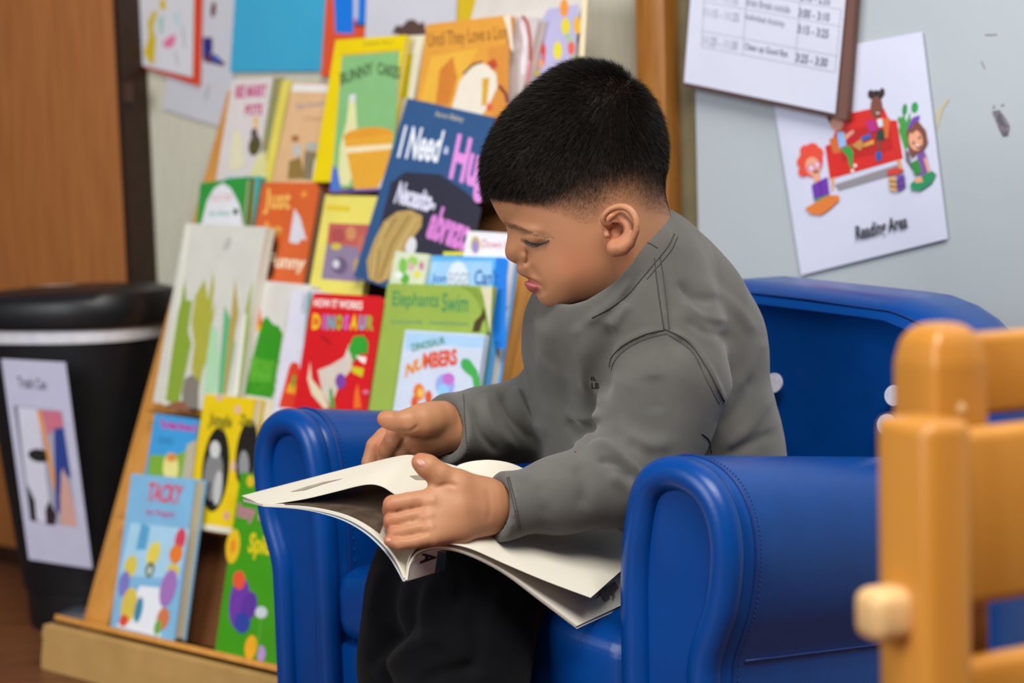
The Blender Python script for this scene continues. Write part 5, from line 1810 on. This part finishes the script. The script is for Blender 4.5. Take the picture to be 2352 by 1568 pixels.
m_hair = mat('dark_hair', '#130e0a', rough=0.55, var=0.4, vscale=300, spec=0.2)
hme = tri_mesh('hair', HVv, tri, m_hair)
hme.materials.append(mat('fade_hair', '#3c2a1e', rough=0.7, var=0.3, vscale=300, spec=0.2))
hme.polygons.foreach_set('material_index', np.tile((hfr < 0.6).astype(np.int32), 3))
ho = bpart('hair', hme)
ho['kind'] = 'stuff'
ho['label'] = 'short cropped black hair'


def strands(name, roots, dirs, lens, width, m, bendv=None):
    V, T = [], []
    for r, d, l in zip(roots, dirs, lens):
        s = nrm(np.cross(d, nrm(CAM - r))) * width
        bv = (np.zeros(3) if bendv is None else bendv) * l
        k = len(V)
        V += [r - s, r + s, r + d * l * .5 + bv * .25 + s * .8, r + d * l * .5 + bv * .25 - s * .8, r + d * l + bv]
        T += [(k, k + 1, k + 2), (k, k + 2, k + 3), (k + 3, k + 2, k + 4)]
    ob = bpart(name, tri_mesh(name, np.array(V), np.array(T), m))
    ob['kind'] = 'stuff'
    return ob


# lashes, lid line, eyebrow
lash = spline([(1208, 551), (1216, 556), (1228, 560), (1240, 560), (1252, 556), (1261, 551)], 30)
rt, dr, ls = [], [], []
lidpts = []
for i, (x, y) in enumerate(lash):
    L, n = pick(BVH_H, x, y)
    if L is None:
        continue
    lidpts.append(L + n * 0.0002)
    for _ in range(3):
        jx = rnd.uniform(-1.5, 1.5)
        t = i / 29
        d = nrm(-CU * 0.9 + CR * (-0.75 + 0.75 * t) + n * 0.9 + np.array([rnd.gauss(0, .1) for _ in range(3)]))
        rt.append(L + CR * jx / 2700)
        dr.append(d)
        ls.append(rnd.uniform(0.0045, 0.007) * (0.7 + 0.3 * math.sin(math.pi * t)))
m_lash = mat('lash_black', '#120c0a', rough=0.5, var=0.1)
strands('eyelashes', rt, dr, ls, 0.00016, m_lash, bendv=CU * 0.15)
Vt, Ft = tube_data(lidpts, [0.0002 + 0.00045 * math.sin(math.pi * min(1, (i + 1) / len(lidpts))) for i in range(len(lidpts))], 6)
bpart('lid_line', mesh('lid_line', Vt, Ft, m_lash, smooth=True))
rt, dr, ls = [], [], []
brow = spline([(1168, 514), (1184, 519), (1200, 526), (1222, 536), (1246, 541), (1268, 542)], 60)
for i, (x, y) in enumerate(brow):
    t = i / 59
    for _ in range(int(8 - 6.8 * t)):
        yy = y + rnd.uniform(-5, 4) * (1 - 0.3 * t)
        L, n = pick(BVH_H, x + rnd.uniform(-2, 2), yy)
        if L is None:
            continue
        d = CR * 0.8 - CU * (0.45 - 0.3 * t)
        d = nrm(nrm(d - n * np.dot(d, n)) + n * 0.25 + np.array([rnd.gauss(0, .08) for _ in range(3)]))
        rt.append(L - n * 0.0002)
        dr.append(d)
        ls.append(rnd.uniform(0.0022, 0.0042))
strands('eyebrow', rt, dr, ls, 0.00009, mat('brow_brown', '#4a3120', rough=0.6))


# finger nails
def nail(px, py, ax, ay, rot, nm='fingernail'):
    V, Fc = [], []
    bb = BVH_HAND
    c, s = math.cos(rot), math.sin(rot)
    R_ = 5
    for k in range(R_ + 1):
        for i in range(18):
            a = 2 * math.pi * i / 18
            x, y = ax * k / R_ * math.cos(a), ay * k / R_ * math.sin(a)
            L, n = pick(bb, px + x * c - y * s, py + x * s + y * c)
            if L is None:
                return
            V.append(L + n * (0.0006 * (1 - (k / R_) ** 3) + 0.00005))
    for k in range(R_):
        for i in range(18):
            Fc.append((k * 18 + i, k * 18 + (i + 1) % 18, (k + 1) * 18 + (i + 1) % 18, (k + 1) * 18 + i))
    bpart(nm, mesh(nm, V, Fc, mat('nail', '#bd8570', rough=0.3, var=0.03, spec=0.5), smooth=True))


BVH_HAND = bvh_of(BV, BQ[((bpx < 1200) & (bpy_ > 900))[BQ].all(1)])
nail(966, 1063, 12, 8, 0.7)
nail(892, 1240, 6, 6, 0.2)

# ------------------------------------------------------------------ shirt
TS = [(1538, 1160, 1.60, 109), (1521, 1040, 1.60, 107), (1478, 830, 1.58, 102.5), (1460, 705, 1.55, 86), (1440, 640, 1.52, 66)]
LS = [(1522, 776, 1.482, 50), (1526, 880, 1.460, 52), (1500, 990, 1.455, 43), (1474, 1062, 1.450, 38), (1400, 1107, 1.428, 34), (1290, 1135, 1.404, 28.5), (1140, 1165, 1.376, 23.5), (1095, 1174, 1.368, 23)]
RS = [(1350, 790, 1.62, 50), (1296, 940, 1.645, 46), (1190, 968, 1.605, 35), (1110, 976, 1.575, 31.5), (1020, 986, 1.545, 28), (975, 992, 1.53, 27)]


def scaled(p, d0, k):
    q = p.copy()
    q[:, 2] = d0 + (q[:, 2] - d0) / k
    return q


NKC = [(1486, 604, 1.535, 30), (1468, 617, 1.488, 38), (1438, 662, 1.473, 43), (1395, 715, 1.468, 38), (1340, 760, 1.49, 38)]
# the neckline as it runs round the neck; everything above it is open
NKL = np.array([(1560, 452), (1513, 493), (1489, 538), (1452, 602), (1416, 645), (1380, 670), (1346, 690), (1310, 700), (1284, 696), (1270, 660), (1270, 400), (1560, 400)], float)


def f_neckline(p):
    """distance (m) to the open area above the neckline, negative inside it"""
    x = 1176 + FPX * p[:, 0] / p[:, 2]
    y = 784 - FPX * p[:, 1] / p[:, 2]
    d, _ = seg_dist(x, y, np.vstack([NKL, NKL[:1]]))
    ins = np.zeros(len(x), bool)
    for i in range(len(NKL)):
        (xa, ya), (xb, yb) = NKL[i], NKL[(i + 1) % len(NKL)]
        if ya != yb:
            ins ^= ((ya > y) != (yb > y)) & (x < (xb - xa) * (y - ya) / (yb - ya) + xa)
    return (np.where(ins, -d, d) / 2600).astype(np.float32)


def f_shirt(p):
    ps = scaled(p, 1.58, 1.03)
    t = chain(ps, *hand_pts(TS), k=.03)
    for e in ((1292, 752, 1.55, 30), (1620, 735, 1.55, 36), (1686, 768, 1.565, 20)):
        t = smin(t, sd_cone(p, pc(*e[:3]), pc(e[0], e[1] + 40, e[2]), e[3] / 1000, e[3] / 1000), .03)
    t = smin(t, sd_cone(p, pc(1470, 640, 1.47), pc(1520, 760, 1.462), .030, .045), .04)
    # flat hem below
    l = chain(p, *hand_pts(LS), k=.02)
    r = chain(p, *hand_pts(RS), k=.02)
    # cut the cuffs flat and hollow them out
    for nm, S in (('l', LS), ('r', RS)):
        c1, c0 = pc(*S[-1][:3]), pc(*S[-2][:3])
        ax = nrm(c1 - c0)
        if nm == 'l':
            cut = (p - pc(1143, 1164, 1.376)) @ nrm(ax + np.array([0, 0.24, 0]))
            hole = sd_cone(p, c1, pc(1230, 1150, 1.390), .0190, .0175)
            l = np.maximum(smax(l, cut, .002), -hole)
        else:
            cut = (p - pc(1019, 986, 1.545)) @ nrm(ax + np.array([0, 0.10, -0.1]))
            hole = sd_cone(p, c1, pc(1080, 980, 1.565), .0245, .021)
            r = np.maximum(smax(r, cut, .002), -hole)
    f = smin(t, l, .010)
    f = smin(f, r, .012)
    # neck opening
    f = smin(f, chain(p, *hand_pts(NKC), k=.02), .03)
    s = np.nonzero((p[:, 1] > 0.0) & (f < .03))[0]
    if len(s):
        f[s] = smax(f[s], -f_neckline(p[s]), .002)
    # lower edge of the shirt
    bot = (p - pc(1540, 1205, 1.57)) @ np.array([0.12, -1.0, 0.0])
    return smax(f, bot, .01)


SV, SQ = surface(f_shirt, (-.14, -.20, 1.33), (.30, .10, 1.74), 0.0022, lip=1.7)
SV = smooth_verts(SV, SQ, 3, 0.5)
SHF = [
    # upper back and shoulder
    ([(1600, 640), (1680, 700), (1745, 775)], 16, 2.0), ([(1560, 640), (1620, 720), (1690, 800)], 18, -2.0), ([(1752, 775), (1725, 830), (1680, 905)], 16, 1.8),
    ([(1740, 860), (1700, 930), (1650, 990)], 16, -2.5), ([(1770, 900), (1720, 980), (1650, 1035)], 16, 2.5), ([(1790, 990), (1720, 1020), (1660, 1050)], 12, -2.0),
    # armhole seam ridge
    ([(1400, 845), (1420, 800), (1470, 770), (1530, 755)], 7, 1.6), ([(1535, 758), (1590, 790), (1630, 850), (1665, 925)], 7, 2.0), ([(1545, 775), (1590, 805), (1622, 862)], 9, -1.6),
    # seam on the shoulder
    ([(1502, 590), (1518, 670), (1530, 752)], 9, 1.8),
    ([(1555, 650), (1600, 682), (1655, 692)], 10, -1.8), ([(1560, 690), (1612, 722), (1672, 737)], 10, 1.8), ([(1572, 732), (1622, 762), (1684, 778)], 10, -1.6),
    ([(1330, 770), (1348, 880), (1338, 1000)], 26, 3.0),
    # chest
    ([(1320, 740), (1350, 800), (1345, 900)], 22, 3.0), ([(1400, 740), (1395, 820), (1385, 920)], 18, -4.0), ([(1440, 690), (1400, 760)], 14, 2.5),
    ([(1480, 620), (1430, 690), (1380, 730)], 13, -2.2), ([(1455, 640), (1400, 705), (1340, 745)], 12, 2.5), ([(1250, 760), (1290, 850), (1300, 960)], 20, -2.0), ([(1230, 720), (1250, 780), (1240, 860)], 16, 2.0),
    ([(1300, 960), (1330, 985), (1370, 975)], 14, -4.5), ([(1295, 940), (1340, 958), (1390, 955)], 12, 3.0), ([(1370, 1000), (1340, 1010), (1320, 1030)], 10, 3.0),
    # near sleeve: upper arm and elbow
    ([(1440, 850), (1420, 930), (1430, 1000)], 24, 2.0), ([(1500, 860), (1505, 950)], 24, -2.0),
    ([(1350, 1040), (1384, 1022), (1430, 1048), (1474, 1100)], 11, 4.5), ([(1372, 1052), (1415, 1064), (1452, 1108)], 10, -4.5), ([(1395, 1088), (1440, 1116), (1465, 1168)], 15, 3.0),
    ([(1420, 985), (1480, 1020), (1545, 1015)], 18, 2.5), ([(1440, 1010), (1490, 1050), (1500, 1110)], 14, -3.0),
    ([(1322, 1062), (1345, 1110), (1335, 1170)], 18, -1.8), ([(1240, 1100), (1262, 1150), (1250, 1190)], 20, -1.0),
    # far sleeve
    ([(1180, 885), (1205, 940), (1255, 1000)], 12, 3.5, (1.45, 1.7)), ([(1150, 900), (1180, 960), (1240, 1030)], 12, -3.5, (1.45, 1.7)), ([(1110, 905), (1130, 970), (1190, 1035)], 12, 2.6, (1.45, 1.7)), ([(1090, 930), (1110, 1000), (1150, 1045)], 9, -2.0, (1.45, 1.7)),
]
SV = folds(SV, SQ, [(s_[0], s_[1], s_[2] * 1.3) + tuple(s_[3:]) for s_ in SHF])
SV = smooth_verts(SV, SQ, 1, 0.4)
m_shirt = mat('grey_cotton', '#565551', rough=0.9, var=0.07, vscale=28, bump=0.35, bscale=1800, spec=0.15, sheen=0.25, hex2='#605e5a')
m_thread = mat('dark_thread', '#403f3b', rough=0.9, var=0.05)
shirt = bpart('shirt', to_mesh('shirt', SV, SQ, m_shirt))
shirt['label'] = 'dark grey cotton long-sleeved shirt'
BVH_S = bvh_of(SV, SQ)


def on_shirt(line, n, lift=0.0003):
    out = []
    for x, y in spline(line, n):
        L, nn = pick(BVH_S, x, y)
        if L is not None:
            out.append(L + nn * lift)
    return out


def seam(line, n=40, r=0.0005, m=None, dash=False, name='seam'):
    pts = on_shirt(line, n)
    if len(pts) < 3:
        return
    if dash:
        V, Fc = [], []
        pp = spline(pts, n * 3)
        for i in range(0, len(pp) - 2, 3):
            a, b = tube_data([pp[i], pp[i + 1], pp[i + 1] * .4 + pp[i + 2] * .6], r, 5)
            k = len(V)
            V += a
            Fc += [tuple(k + j for j in f) for f in b]
        me = mesh(name, V, Fc, m or m_thread, smooth=True)
    else:
        V, Fc = tube_data(pts, r, 6)
        me = mesh(name, V, Fc, m or m_thread, smooth=True)
    ob = bpart(name, me, shirt)
    if dash:
        ob['kind'] = 'stuff'
    return ob


seam([(1400, 842), (1404, 822), (1432, 792), (1480, 768), (1529, 756)], 40)
seam([(1404, 850), (1412, 828), (1440, 800), (1486, 777), (1532, 766)], 40, .0004, dash=True, name='stitching')
seam([(1529, 756), (1580, 784), (1622, 842), (1664, 922)], 44)
seam([(1534, 767), (1590, 808), (1620, 868), (1652, 926)], 40, .0004, dash=True, name='stitching')
seam([(1503, 592), (1511, 660), (1525, 756)], 36)
seam([(1516, 590), (1525, 650), (1537, 756)], 36, .0004)
seam([(1612, 995), (1628, 1010), (1634, 1040)], 14, .0005)
seam([(1165, 1096), (1176, 1140), (1192, 1216)], 30, .00045, dash=True, name='stitching')
seam([(1169, 1095), (1181, 1140), (1197, 1215)], 30, .00045, dash=True, name='stitching')
seam([(1064, 905), (1068, 960), (1074, 1040)], 24, .00045, dash=True, name='stitching')
# small print on the chest
vv, ff, sz = text_geo('n.\nLB', 0.02)
V = []
for x, y in vv:
    u, v_ = x / sz[0] + .5, y / sz[1] + .5
    L, nn = pick(BVH_S, 1357 + 18 * u + 2 * (1 - v_), 892 - 28 * v_)
    V.append(L + nn * 0.0004)
bpart('chest_print', mesh('chest_print', V, ff, mat('black_print', '#17161a', rough=0.7)), shirt)
for (x, y, c) in ((1321, 1038, '#6a2430'),):
    L, nn = pick(BVH_S, x, y)
    bm = bmesh.new()
    bmesh.ops.create_icosphere(bm, subdivisions=2, radius=0.0009, matrix=Matrix.Translation(Vector(L)))
    bpart('red_speck', bm_mesh('red_speck', bm, mat('red_speck', c)), shirt)

# collar: a band sewn round the neck
seam([(1549, 537), (1534, 566), (1510, 596), (1480, 632), (1445, 672), (1405, 704), (1360, 730)], 50, name='collar_seam')
seam([(1556, 545), (1541, 576), (1516, 606), (1486, 641)], 40, .0004, dash=True, name='stitching')
seam([(1480, 556), (1494, 560), (1510, 570)], 12, .0004, name='collar_seam')

# ------------------------------------------------------------------ trousers and shoes
m_pants = mat('navy_fleece', '#0b0c10', rough=0.95, var=0.15, vscale=60, bump=0.4, bscale=1500, spec=0.08, sheen=0.06)
LP = [(1535, 1240, 1.63, 50), (1240, 1318, 1.535, 52), (1095, 1350, 1.462, 50), (1070, 1410, 1.440, 50), (1062, 1540, 1.435, 50), (1050, 1790, 1.43, 46), (1045, 1930, 1.44, 44)]
RP = [(1450, 1190, 1.68, 50), (1130, 1248, 1.58, 44), (1000, 1285, 1.52, 44), (968, 1380, 1.505, 43), (955, 1520, 1.505, 45), (950, 1760, 1.52, 42), (940, 1890, 1.54, 40)]


def f_pants(p):
    f = smin(chain(p, *hand_pts(LP), k=.03), chain(p, *hand_pts(RP), k=.03), .012)
    f = smin(f, sd_cone(p, pc(1510, 1150, 1.61), pc(1510, 1190, 1.63), .080, .070), .03)
    cut = (p - pc(950, 1985, 1.46)) @ np.array([0, -1.0, 0])
    return smax(f, cut, .004)


PV, PQ = surface(f_pants, (-.16, -.50, 1.30), (.24, -.08, 1.74), 0.0034, lip=1.7)
PV = smooth_verts(PV, PQ, 3, 0.5)
PV = folds(PV, PQ, [([(860, 1560), (930, 1500), (1010, 1450)], 22, 6), ([(840, 1520), (900, 1470), (960, 1400)], 20, -5), ([(880, 1300), (860, 1380), (850, 1460)], 16, 4),
                    ([(1000, 1320), (980, 1420), (1010, 1500)], 20, 5), ([(960, 1330), (930, 1420), (900, 1480)], 18, -5), ([(1080, 1400), (1100, 1480), (1060, 1560)], 22, -5),
                    ([(1150, 1350), (1120, 1420), (1130, 1500)], 22, 4), ([(960, 1560), (1040, 1540), (1120, 1530)], 16, -5), ([(1040, 1280), (1060, 1340), (1040, 1400)], 16, -4)])
pants = bpart('trousers', to_mesh('trousers', PV, PQ, m_pants))
pants['label'] = 'loose dark navy trousers'
for (x, y, d) in ((1040, 2050, 1.42), (940, 1985, 1.53)):
    base = P(x, y, d)
    base[2] = 0
    dirf = nrm(np.array([-0.80, -0.60, 0]))
    sd_ = np.array([-dirf[1], dirf[0], 0])
    rows = []
    for t, wv_, hv_ in ((-.05, .020, .050), (-.045, .030, .062), (0.0, .033, .070), (.045, .034, .052), (.085, .034, .040), (.110, .026, .032), (.120, .014, .022)):
        c = base + dirf * t
        rows.append([c + sd_ * wv_ * math.cos(a) + ZZ * (max(0.0, 0.5 + 0.5 * math.sin(a)) ** 0.8 * hv_) for a in np.linspace(0, 2 * math.pi, 17)[:-1]])
    V = [q for r in rows for q in r]
    Fc = [(i * 16 + j, i * 16 + (j + 1) % 16, (i + 1) * 16 + (j + 1) % 16, (i + 1) * 16 + j) for i in range(len(rows) - 1) for j in range(16)]
    Fc += [tuple(range(16)), tuple((len(rows) - 1) * 16 + j for j in range(16))]
    bm = bmesh.new()
    bm.from_mesh(mesh('shoe', V, Fc, m_pants))
    bpart('shoe', bm_mesh('shoe', bm, mat('black_shoe', '#17171a', rough=0.6), smooth=True))

# ================================================================== the open picture book
m_page = mat('ivory_page', '#dad4c5', rough=0.6, var=0.012, vscale=30, spec=0.3)
m_cover = mat('book_cover', '#d8d2c6', rough=0.4, var=0.03, vscale=20)
obook = link('open_book', None, label='large open paperback picture book with ivory pages on the child\'s lap', cat='book')
obook.location = tuple(P(980, 1250, 1.38))
_oinv = Matrix.Translation(obook.location).inverted()


def opart(name, me, parent=None):
    ob = link(name, me, parent=parent or obook)
    if parent is None:
        ob.matrix_parent_inverse = _oinv
    return ob


class Leaf:
    """a curved sheet between its near and its far edge, both given from the spine outwards"""

    def __init__(s, near, far, nu=60, nv=40, bow=0.0):
        s.near = spline([P(*q) for q in near], nu)
        s.far = spline([P(*q) for q in far], nu)
        # even spacing along both edges
        for nm in ('near', 'far'):
            e = getattr(s, nm)
            L = np.concatenate([[0], np.cumsum(np.linalg.norm(np.diff(e, axis=0), axis=1))])
            L /= L[-1]
            setattr(s, nm, np.stack([np.interp(np.linspace(0, 1, nu), L, e[:, k]) for k in range(3)], 1))
        s.nu, s.nv, s.bow = nu, nv, bow
        t = np.linspace(0, 1, nv)[:, None, None]
        s.g = s.near[None] * (1 - t) + s.far[None] * t
        s.g = s.g + ZZ * (bow * 4 * t * (1 - t))
        du = np.gradient(s.g, axis=1)
        dv = np.gradient(s.g, axis=0)
        n = np.cross(du, dv)
        n /= np.linalg.norm(n, axis=2)[..., None]
        if n[:, :, 2].mean() < 0:
            n = -n
        s.n = n

    def at(s, u, v, off=0.0):
        i, j = np.clip(u, 0, 1) * (s.nu - 1), np.clip(v, 0, 1) * (s.nv - 1)
        i0, j0 = min(int(i), s.nu - 2), min(int(j), s.nv - 2)
        a, b = i - i0, j - j0

        def L(m):
            return (m[j0, i0] * (1 - a) + m[j0, i0 + 1] * a) * (1 - b) + (m[j0 + 1, i0] * (1 - a) + m[j0 + 1, i0 + 1] * a) * b
        return L(s.g) + L(s.n) * off

    def find(s, px, py):
        v = s.g - CAM
        d = v @ _F
        x, y = 1176 + FPX * (v @ CR) / d, 784 - FPX * (v @ CU) / d
        j, i = np.unravel_index(np.argmin((x - px) ** 2 + (y - py) ** 2), x.shape)
        return i / (s.nu - 1), j / (s.nv - 1)

    def solid(s, name, th, m, parent=None):
        a = s.g
        b = s.g - s.n * th
        nv, nu = s.nv, s.nu
        V = np.concatenate([a.reshape(-1, 3), b.reshape(-1, 3)])
        k = nu * nv
        Fc = []
        for j in range(nv - 1):
            for i in range(nu - 1):
                q = (j * nu + i, j * nu + i + 1, (j + 1) * nu + i + 1, (j + 1) * nu + i)
                Fc.append(q)
                Fc.append(tuple(x + k for x in q[::-1]))
        ring_ = [i for i in range(nu)] + [j * nu + nu - 1 for j in range(1, nv)] + [(nv - 1) * nu + i for i in range(nu - 2, -1, -1)] + [j * nu for j in range(nv - 2, 0, -1)]
        for x, y in zip(ring_, ring_[1:] + ring_[:1]):
            Fc.append((y, x, x + k, y + k))
        bm = bmesh.new()
        bm.from_mesh(mesh(name, V, Fc, m))
        return opart(name, bm_mesh(name, bm, m, smooth=True), parent)

    def patch(s, name, uv, m, parent, off=0.0004, n=10):
        """printed patch: quad grid over uv = (u0, v0, u1, v1) or a polygon of uv points"""
        if len(uv) == 4 and np.isscalar(uv[0]):
            u0, v0, u1, v1 = uv
            V = [s.at(u0 + (u1 - u0) * i / n, v0 + (v1 - v0) * j / n, off) for j in range(n + 1) for i in range(n + 1)]
            Fc = [(j * (n + 1) + i, j * (n + 1) + i + 1, (j + 1) * (n + 1) + i + 1, (j + 1) * (n + 1) + i) for j in range(n) for i in range(n)]
        else:
            c = np.mean(uv, axis=0)
            ringp = [np.array(q) for q in uv]
            V, Fc = [], []
            m_ = len(ringp)
            for k in range(6):
                t = k / 5
                for q in ringp:
                    w_ = c + (q - c) * t
                    V.append(s.at(w_[0], w_[1], off))
            for k in range(5):
                for i in range(m_):
                    Fc.append((k * m_ + i, k * m_ + (i + 1) % m_, (k + 1) * m_ + (i + 1) % m_, (k + 1) * m_ + i))
        return opart(name, mesh(name, V, Fc, m, smooth=True), parent)


FARG = (1049, 1070, 1.500)
# right half: top leaf, then the rest of the pages on the cover
R1 = Leaf([(932, 1326, 1.330), (936, 1290, 1.331), (950, 1264, 1.333), (978, 1251, 1.336), (1020, 1247, 1.339), (1080, 1259, 1.343), (1160, 1294, 1.350), (1255, 1334, 1.358), (1357, 1372, 1.368)],
          [FARG, (1062, 1064, 1.498), (1090, 1058, 1.497), (1130, 1056, 1.500), (1175, 1064, 1.505), (1225, 1085, 1.512), (1330, 1122, 1.530), (1440, 1164, 1.548), (1540, 1210, 1.565)])
R2 = Leaf([(931, 1331, 1.330), (937, 1296, 1.332), (954, 1270, 1.335), (984, 1258, 1.339), (1030, 1256, 1.343), (1090, 1275, 1.347), (1160, 1312, 1.354), (1240, 1372, 1.362), (1325, 1437, 1.372)],
          [(1051, 1074, 1.501), (1066, 1070, 1.500), (1094, 1066, 1.500), (1134, 1066, 1.503), (1180, 1076, 1.508), (1230, 1100, 1.515), (1330, 1166, 1.530), (1440, 1246, 1.548), (1555, 1330, 1.565)])
R3 = Leaf([(928, 1334, 1.330), (938, 1302, 1.333), (958, 1276, 1.337), (990, 1264, 1.342), (1034, 1262, 1.345), (1092, 1281, 1.349), (1160, 1318, 1.356), (1240, 1378, 1.364), (1326, 1443, 1.374)],
          [(1053, 1080, 1.502), (1068, 1077, 1.502), (1096, 1074, 1.502), (1136, 1074, 1.505), (1180, 1084, 1.510), (1230, 1108, 1.517), (1330, 1174, 1.532), (1440, 1254, 1.550), (1557, 1338, 1.567)])
r1 = R1.solid('leaf', 0.0004, m_page)
r2 = R2.solid('page_stack', 0.0016, m_page)
r3 = R3.solid('cover', 0.0006, m_cover)
# left half: raised leaf, middle leaf, pages on the cover
L1 = Leaf([(945, 1160, 1.382), (922, 1144, 1.380), (898, 1128, 1.382), (880, 1117, 1.385), (856, 1111, 1.390), (826, 1114, 1.396), (770, 1128, 1.412), (693, 1146, 1.432), (603, 1159, 1.454)],
          [FARG, (1020, 1062, 1.498), (985, 1054, 1.497), (957, 1047, 1.498), (936, 1044, 1.500), (900, 1050, 1.506), (846, 1063, 1.516), (740, 1090, 1.536), (555, 1138, 1.572)])
L2 = Leaf([(931, 1326, 1.330), (920, 1300, 1.332), (905, 1274, 1.336), (880, 1244, 1.343), (848, 1216, 1.353), (806, 1191, 1.367), (756, 1174, 1.385), (694, 1163, 1.408), (604, 1158, 1.444)],
          [FARG, (1028, 1066, 1.499), (1000, 1068, 1.499), (970, 1072, 1.500), (930, 1078, 1.504), (880, 1088, 1.511), (800, 1105, 1.526), (700, 1124, 1.546), (558, 1146, 1.574)])
L3 = Leaf([(927, 1334, 1.330), (912, 1306, 1.333), (896, 1280, 1.337), (870, 1250, 1.345), (838, 1222, 1.355), (796, 1197, 1.369), (748, 1180, 1.387), (690, 1168, 1.410), (606, 1162, 1.446)],
          [(1049, 1078, 1.502), (1026, 1076, 1.501), (998, 1078, 1.501), (968, 1082, 1.502), (928, 1088, 1.506), (878, 1098, 1.513), (798, 1114, 1.528), (698, 1132, 1.548), (560, 1151, 1.576)])
l1 = L1.solid('leaf', 0.0005, m_page)
l2 = L2.solid('page_stack', 0.0018, m_page)
l3 = L3.solid('cover', 0.0006, mat('cover_bluish', '#c9d0d8', rough=0.4))
# printed pictures
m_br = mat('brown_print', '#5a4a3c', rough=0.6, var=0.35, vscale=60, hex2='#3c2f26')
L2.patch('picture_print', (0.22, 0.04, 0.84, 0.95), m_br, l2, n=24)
m_gr = mat('grey_brown_print', '#9c907f', rough=0.6, var=0.3, vscale=80)


def pxpoly(L, pts):
    return [L.find(*q) for q in pts]


R1.patch('picture_print', pxpoly(R1, [(1040, 1088), (1060, 1080), (1085, 1084), (1105, 1088), (1120, 1096), (1128, 1104), (1100, 1108), (1070, 1108), (1050, 1100)]), mat('peach_print', '#e4d2bd', rough=0.6, var=0.05), r1)
L1.patch('picture_print', pxpoly(L1, [(940, 1094), (975, 1088), (1000, 1094), (1010, 1104), (985, 1100), (955, 1102)]), m_gr, l1)
L1.patch('picture_print', pxpoly(L1, [(668, 1129), (700, 1119), (740, 1107), (790, 1098), (740, 1112), (700, 1126)]), mat('faint_print', '#a89a86', rough=0.6, var=0.3, vscale=80), l1)
# claws drawn near the corner of the lower right page
cl = mat('claw_print', '#83766a', rough=0.6, var=0.4, vscale=150)
R2.patch('picture_print', pxpoly(R2, [(1376, 1364), (1384, 1352), (1402, 1340), (1414, 1338), (1418, 1348), (1412, 1360), (1396, 1366), (1382, 1370)]), cl, r2)
for pts in ([(1370, 1364), (1378, 1362), (1374, 1374), (1368, 1378)], [(1382, 1366), (1390, 1364), (1390, 1378), (1386, 1382)], [(1393, 1364), (1400, 1362), (1402, 1378), (1398, 1381)], [(1404, 1360), (1411, 1358), (1413, 1374), (1409, 1379)]):
    R2.patch('picture_print', pxpoly(R2, pts), cl, r2, off=0.0006)
# lines of text at the far end of the right page
vv, ff, sz = text_geo('up and get\nthe dry', 0.015)
ua, va = R1.find(1446, 1196)
V = [R1.at(ua + 0.045 - 0.12 * (x / sz[0] + .5), va + 0.06 - 0.10 * (y / sz[1] + .5), 0.0006) for x, y in vv]
opart('lettering', mesh('lettering', V, ff, mat('black_text', '#1c1a18', rough=0.7)), r1)
# the outside of the cover, seen below the arch of the right pages
CVR = Leaf([(928, 1335, 1.332), (958, 1326, 1.348), (988, 1317, 1.364), (1020, 1307, 1.382)],
          [(944, 1272, 1.335), (962, 1262, 1.342), (990, 1262, 1.352), (1024, 1266, 1.366)], nu=12, nv=8)
cv = CVR.solid('cover_flap', 0.0006, mat('cover_flap_print', '#cfc8bc', rough=0.4, var=0.04))
vv, ff, sz = text_geo('A', 0.03)
V = [CVR.at(0.28 + 0.40 * (y / sz[1] + .5), 0.52 + 0.42 * (.5 - x / sz[0]), -0.0002) for x, y in vv]
sgn = 1 if np.dot(CVR.n.mean((0, 1)), CAM - CVR.g.mean((0, 1))) > 0 else -1
V = [CVR.at(0.30 + 0.42 * (y / sz[1] + .5), 0.50 + 0.40 * (.5 - x / sz[0]), 0.0005 if sgn > 0 else -0.0011) for x, y in vv]
opart('lettering', mesh('lettering', V, ff, mat('black_text', '#1c1a18', rough=0.7)), cv)
CVR.patch('picture_print', (0.74, 0.02, 0.995, 0.98), mat('teal_print', '#3c5663', rough=0.5, var=0.3, vscale=120), cv, off=0.0004 if sgn > 0 else -0.001)
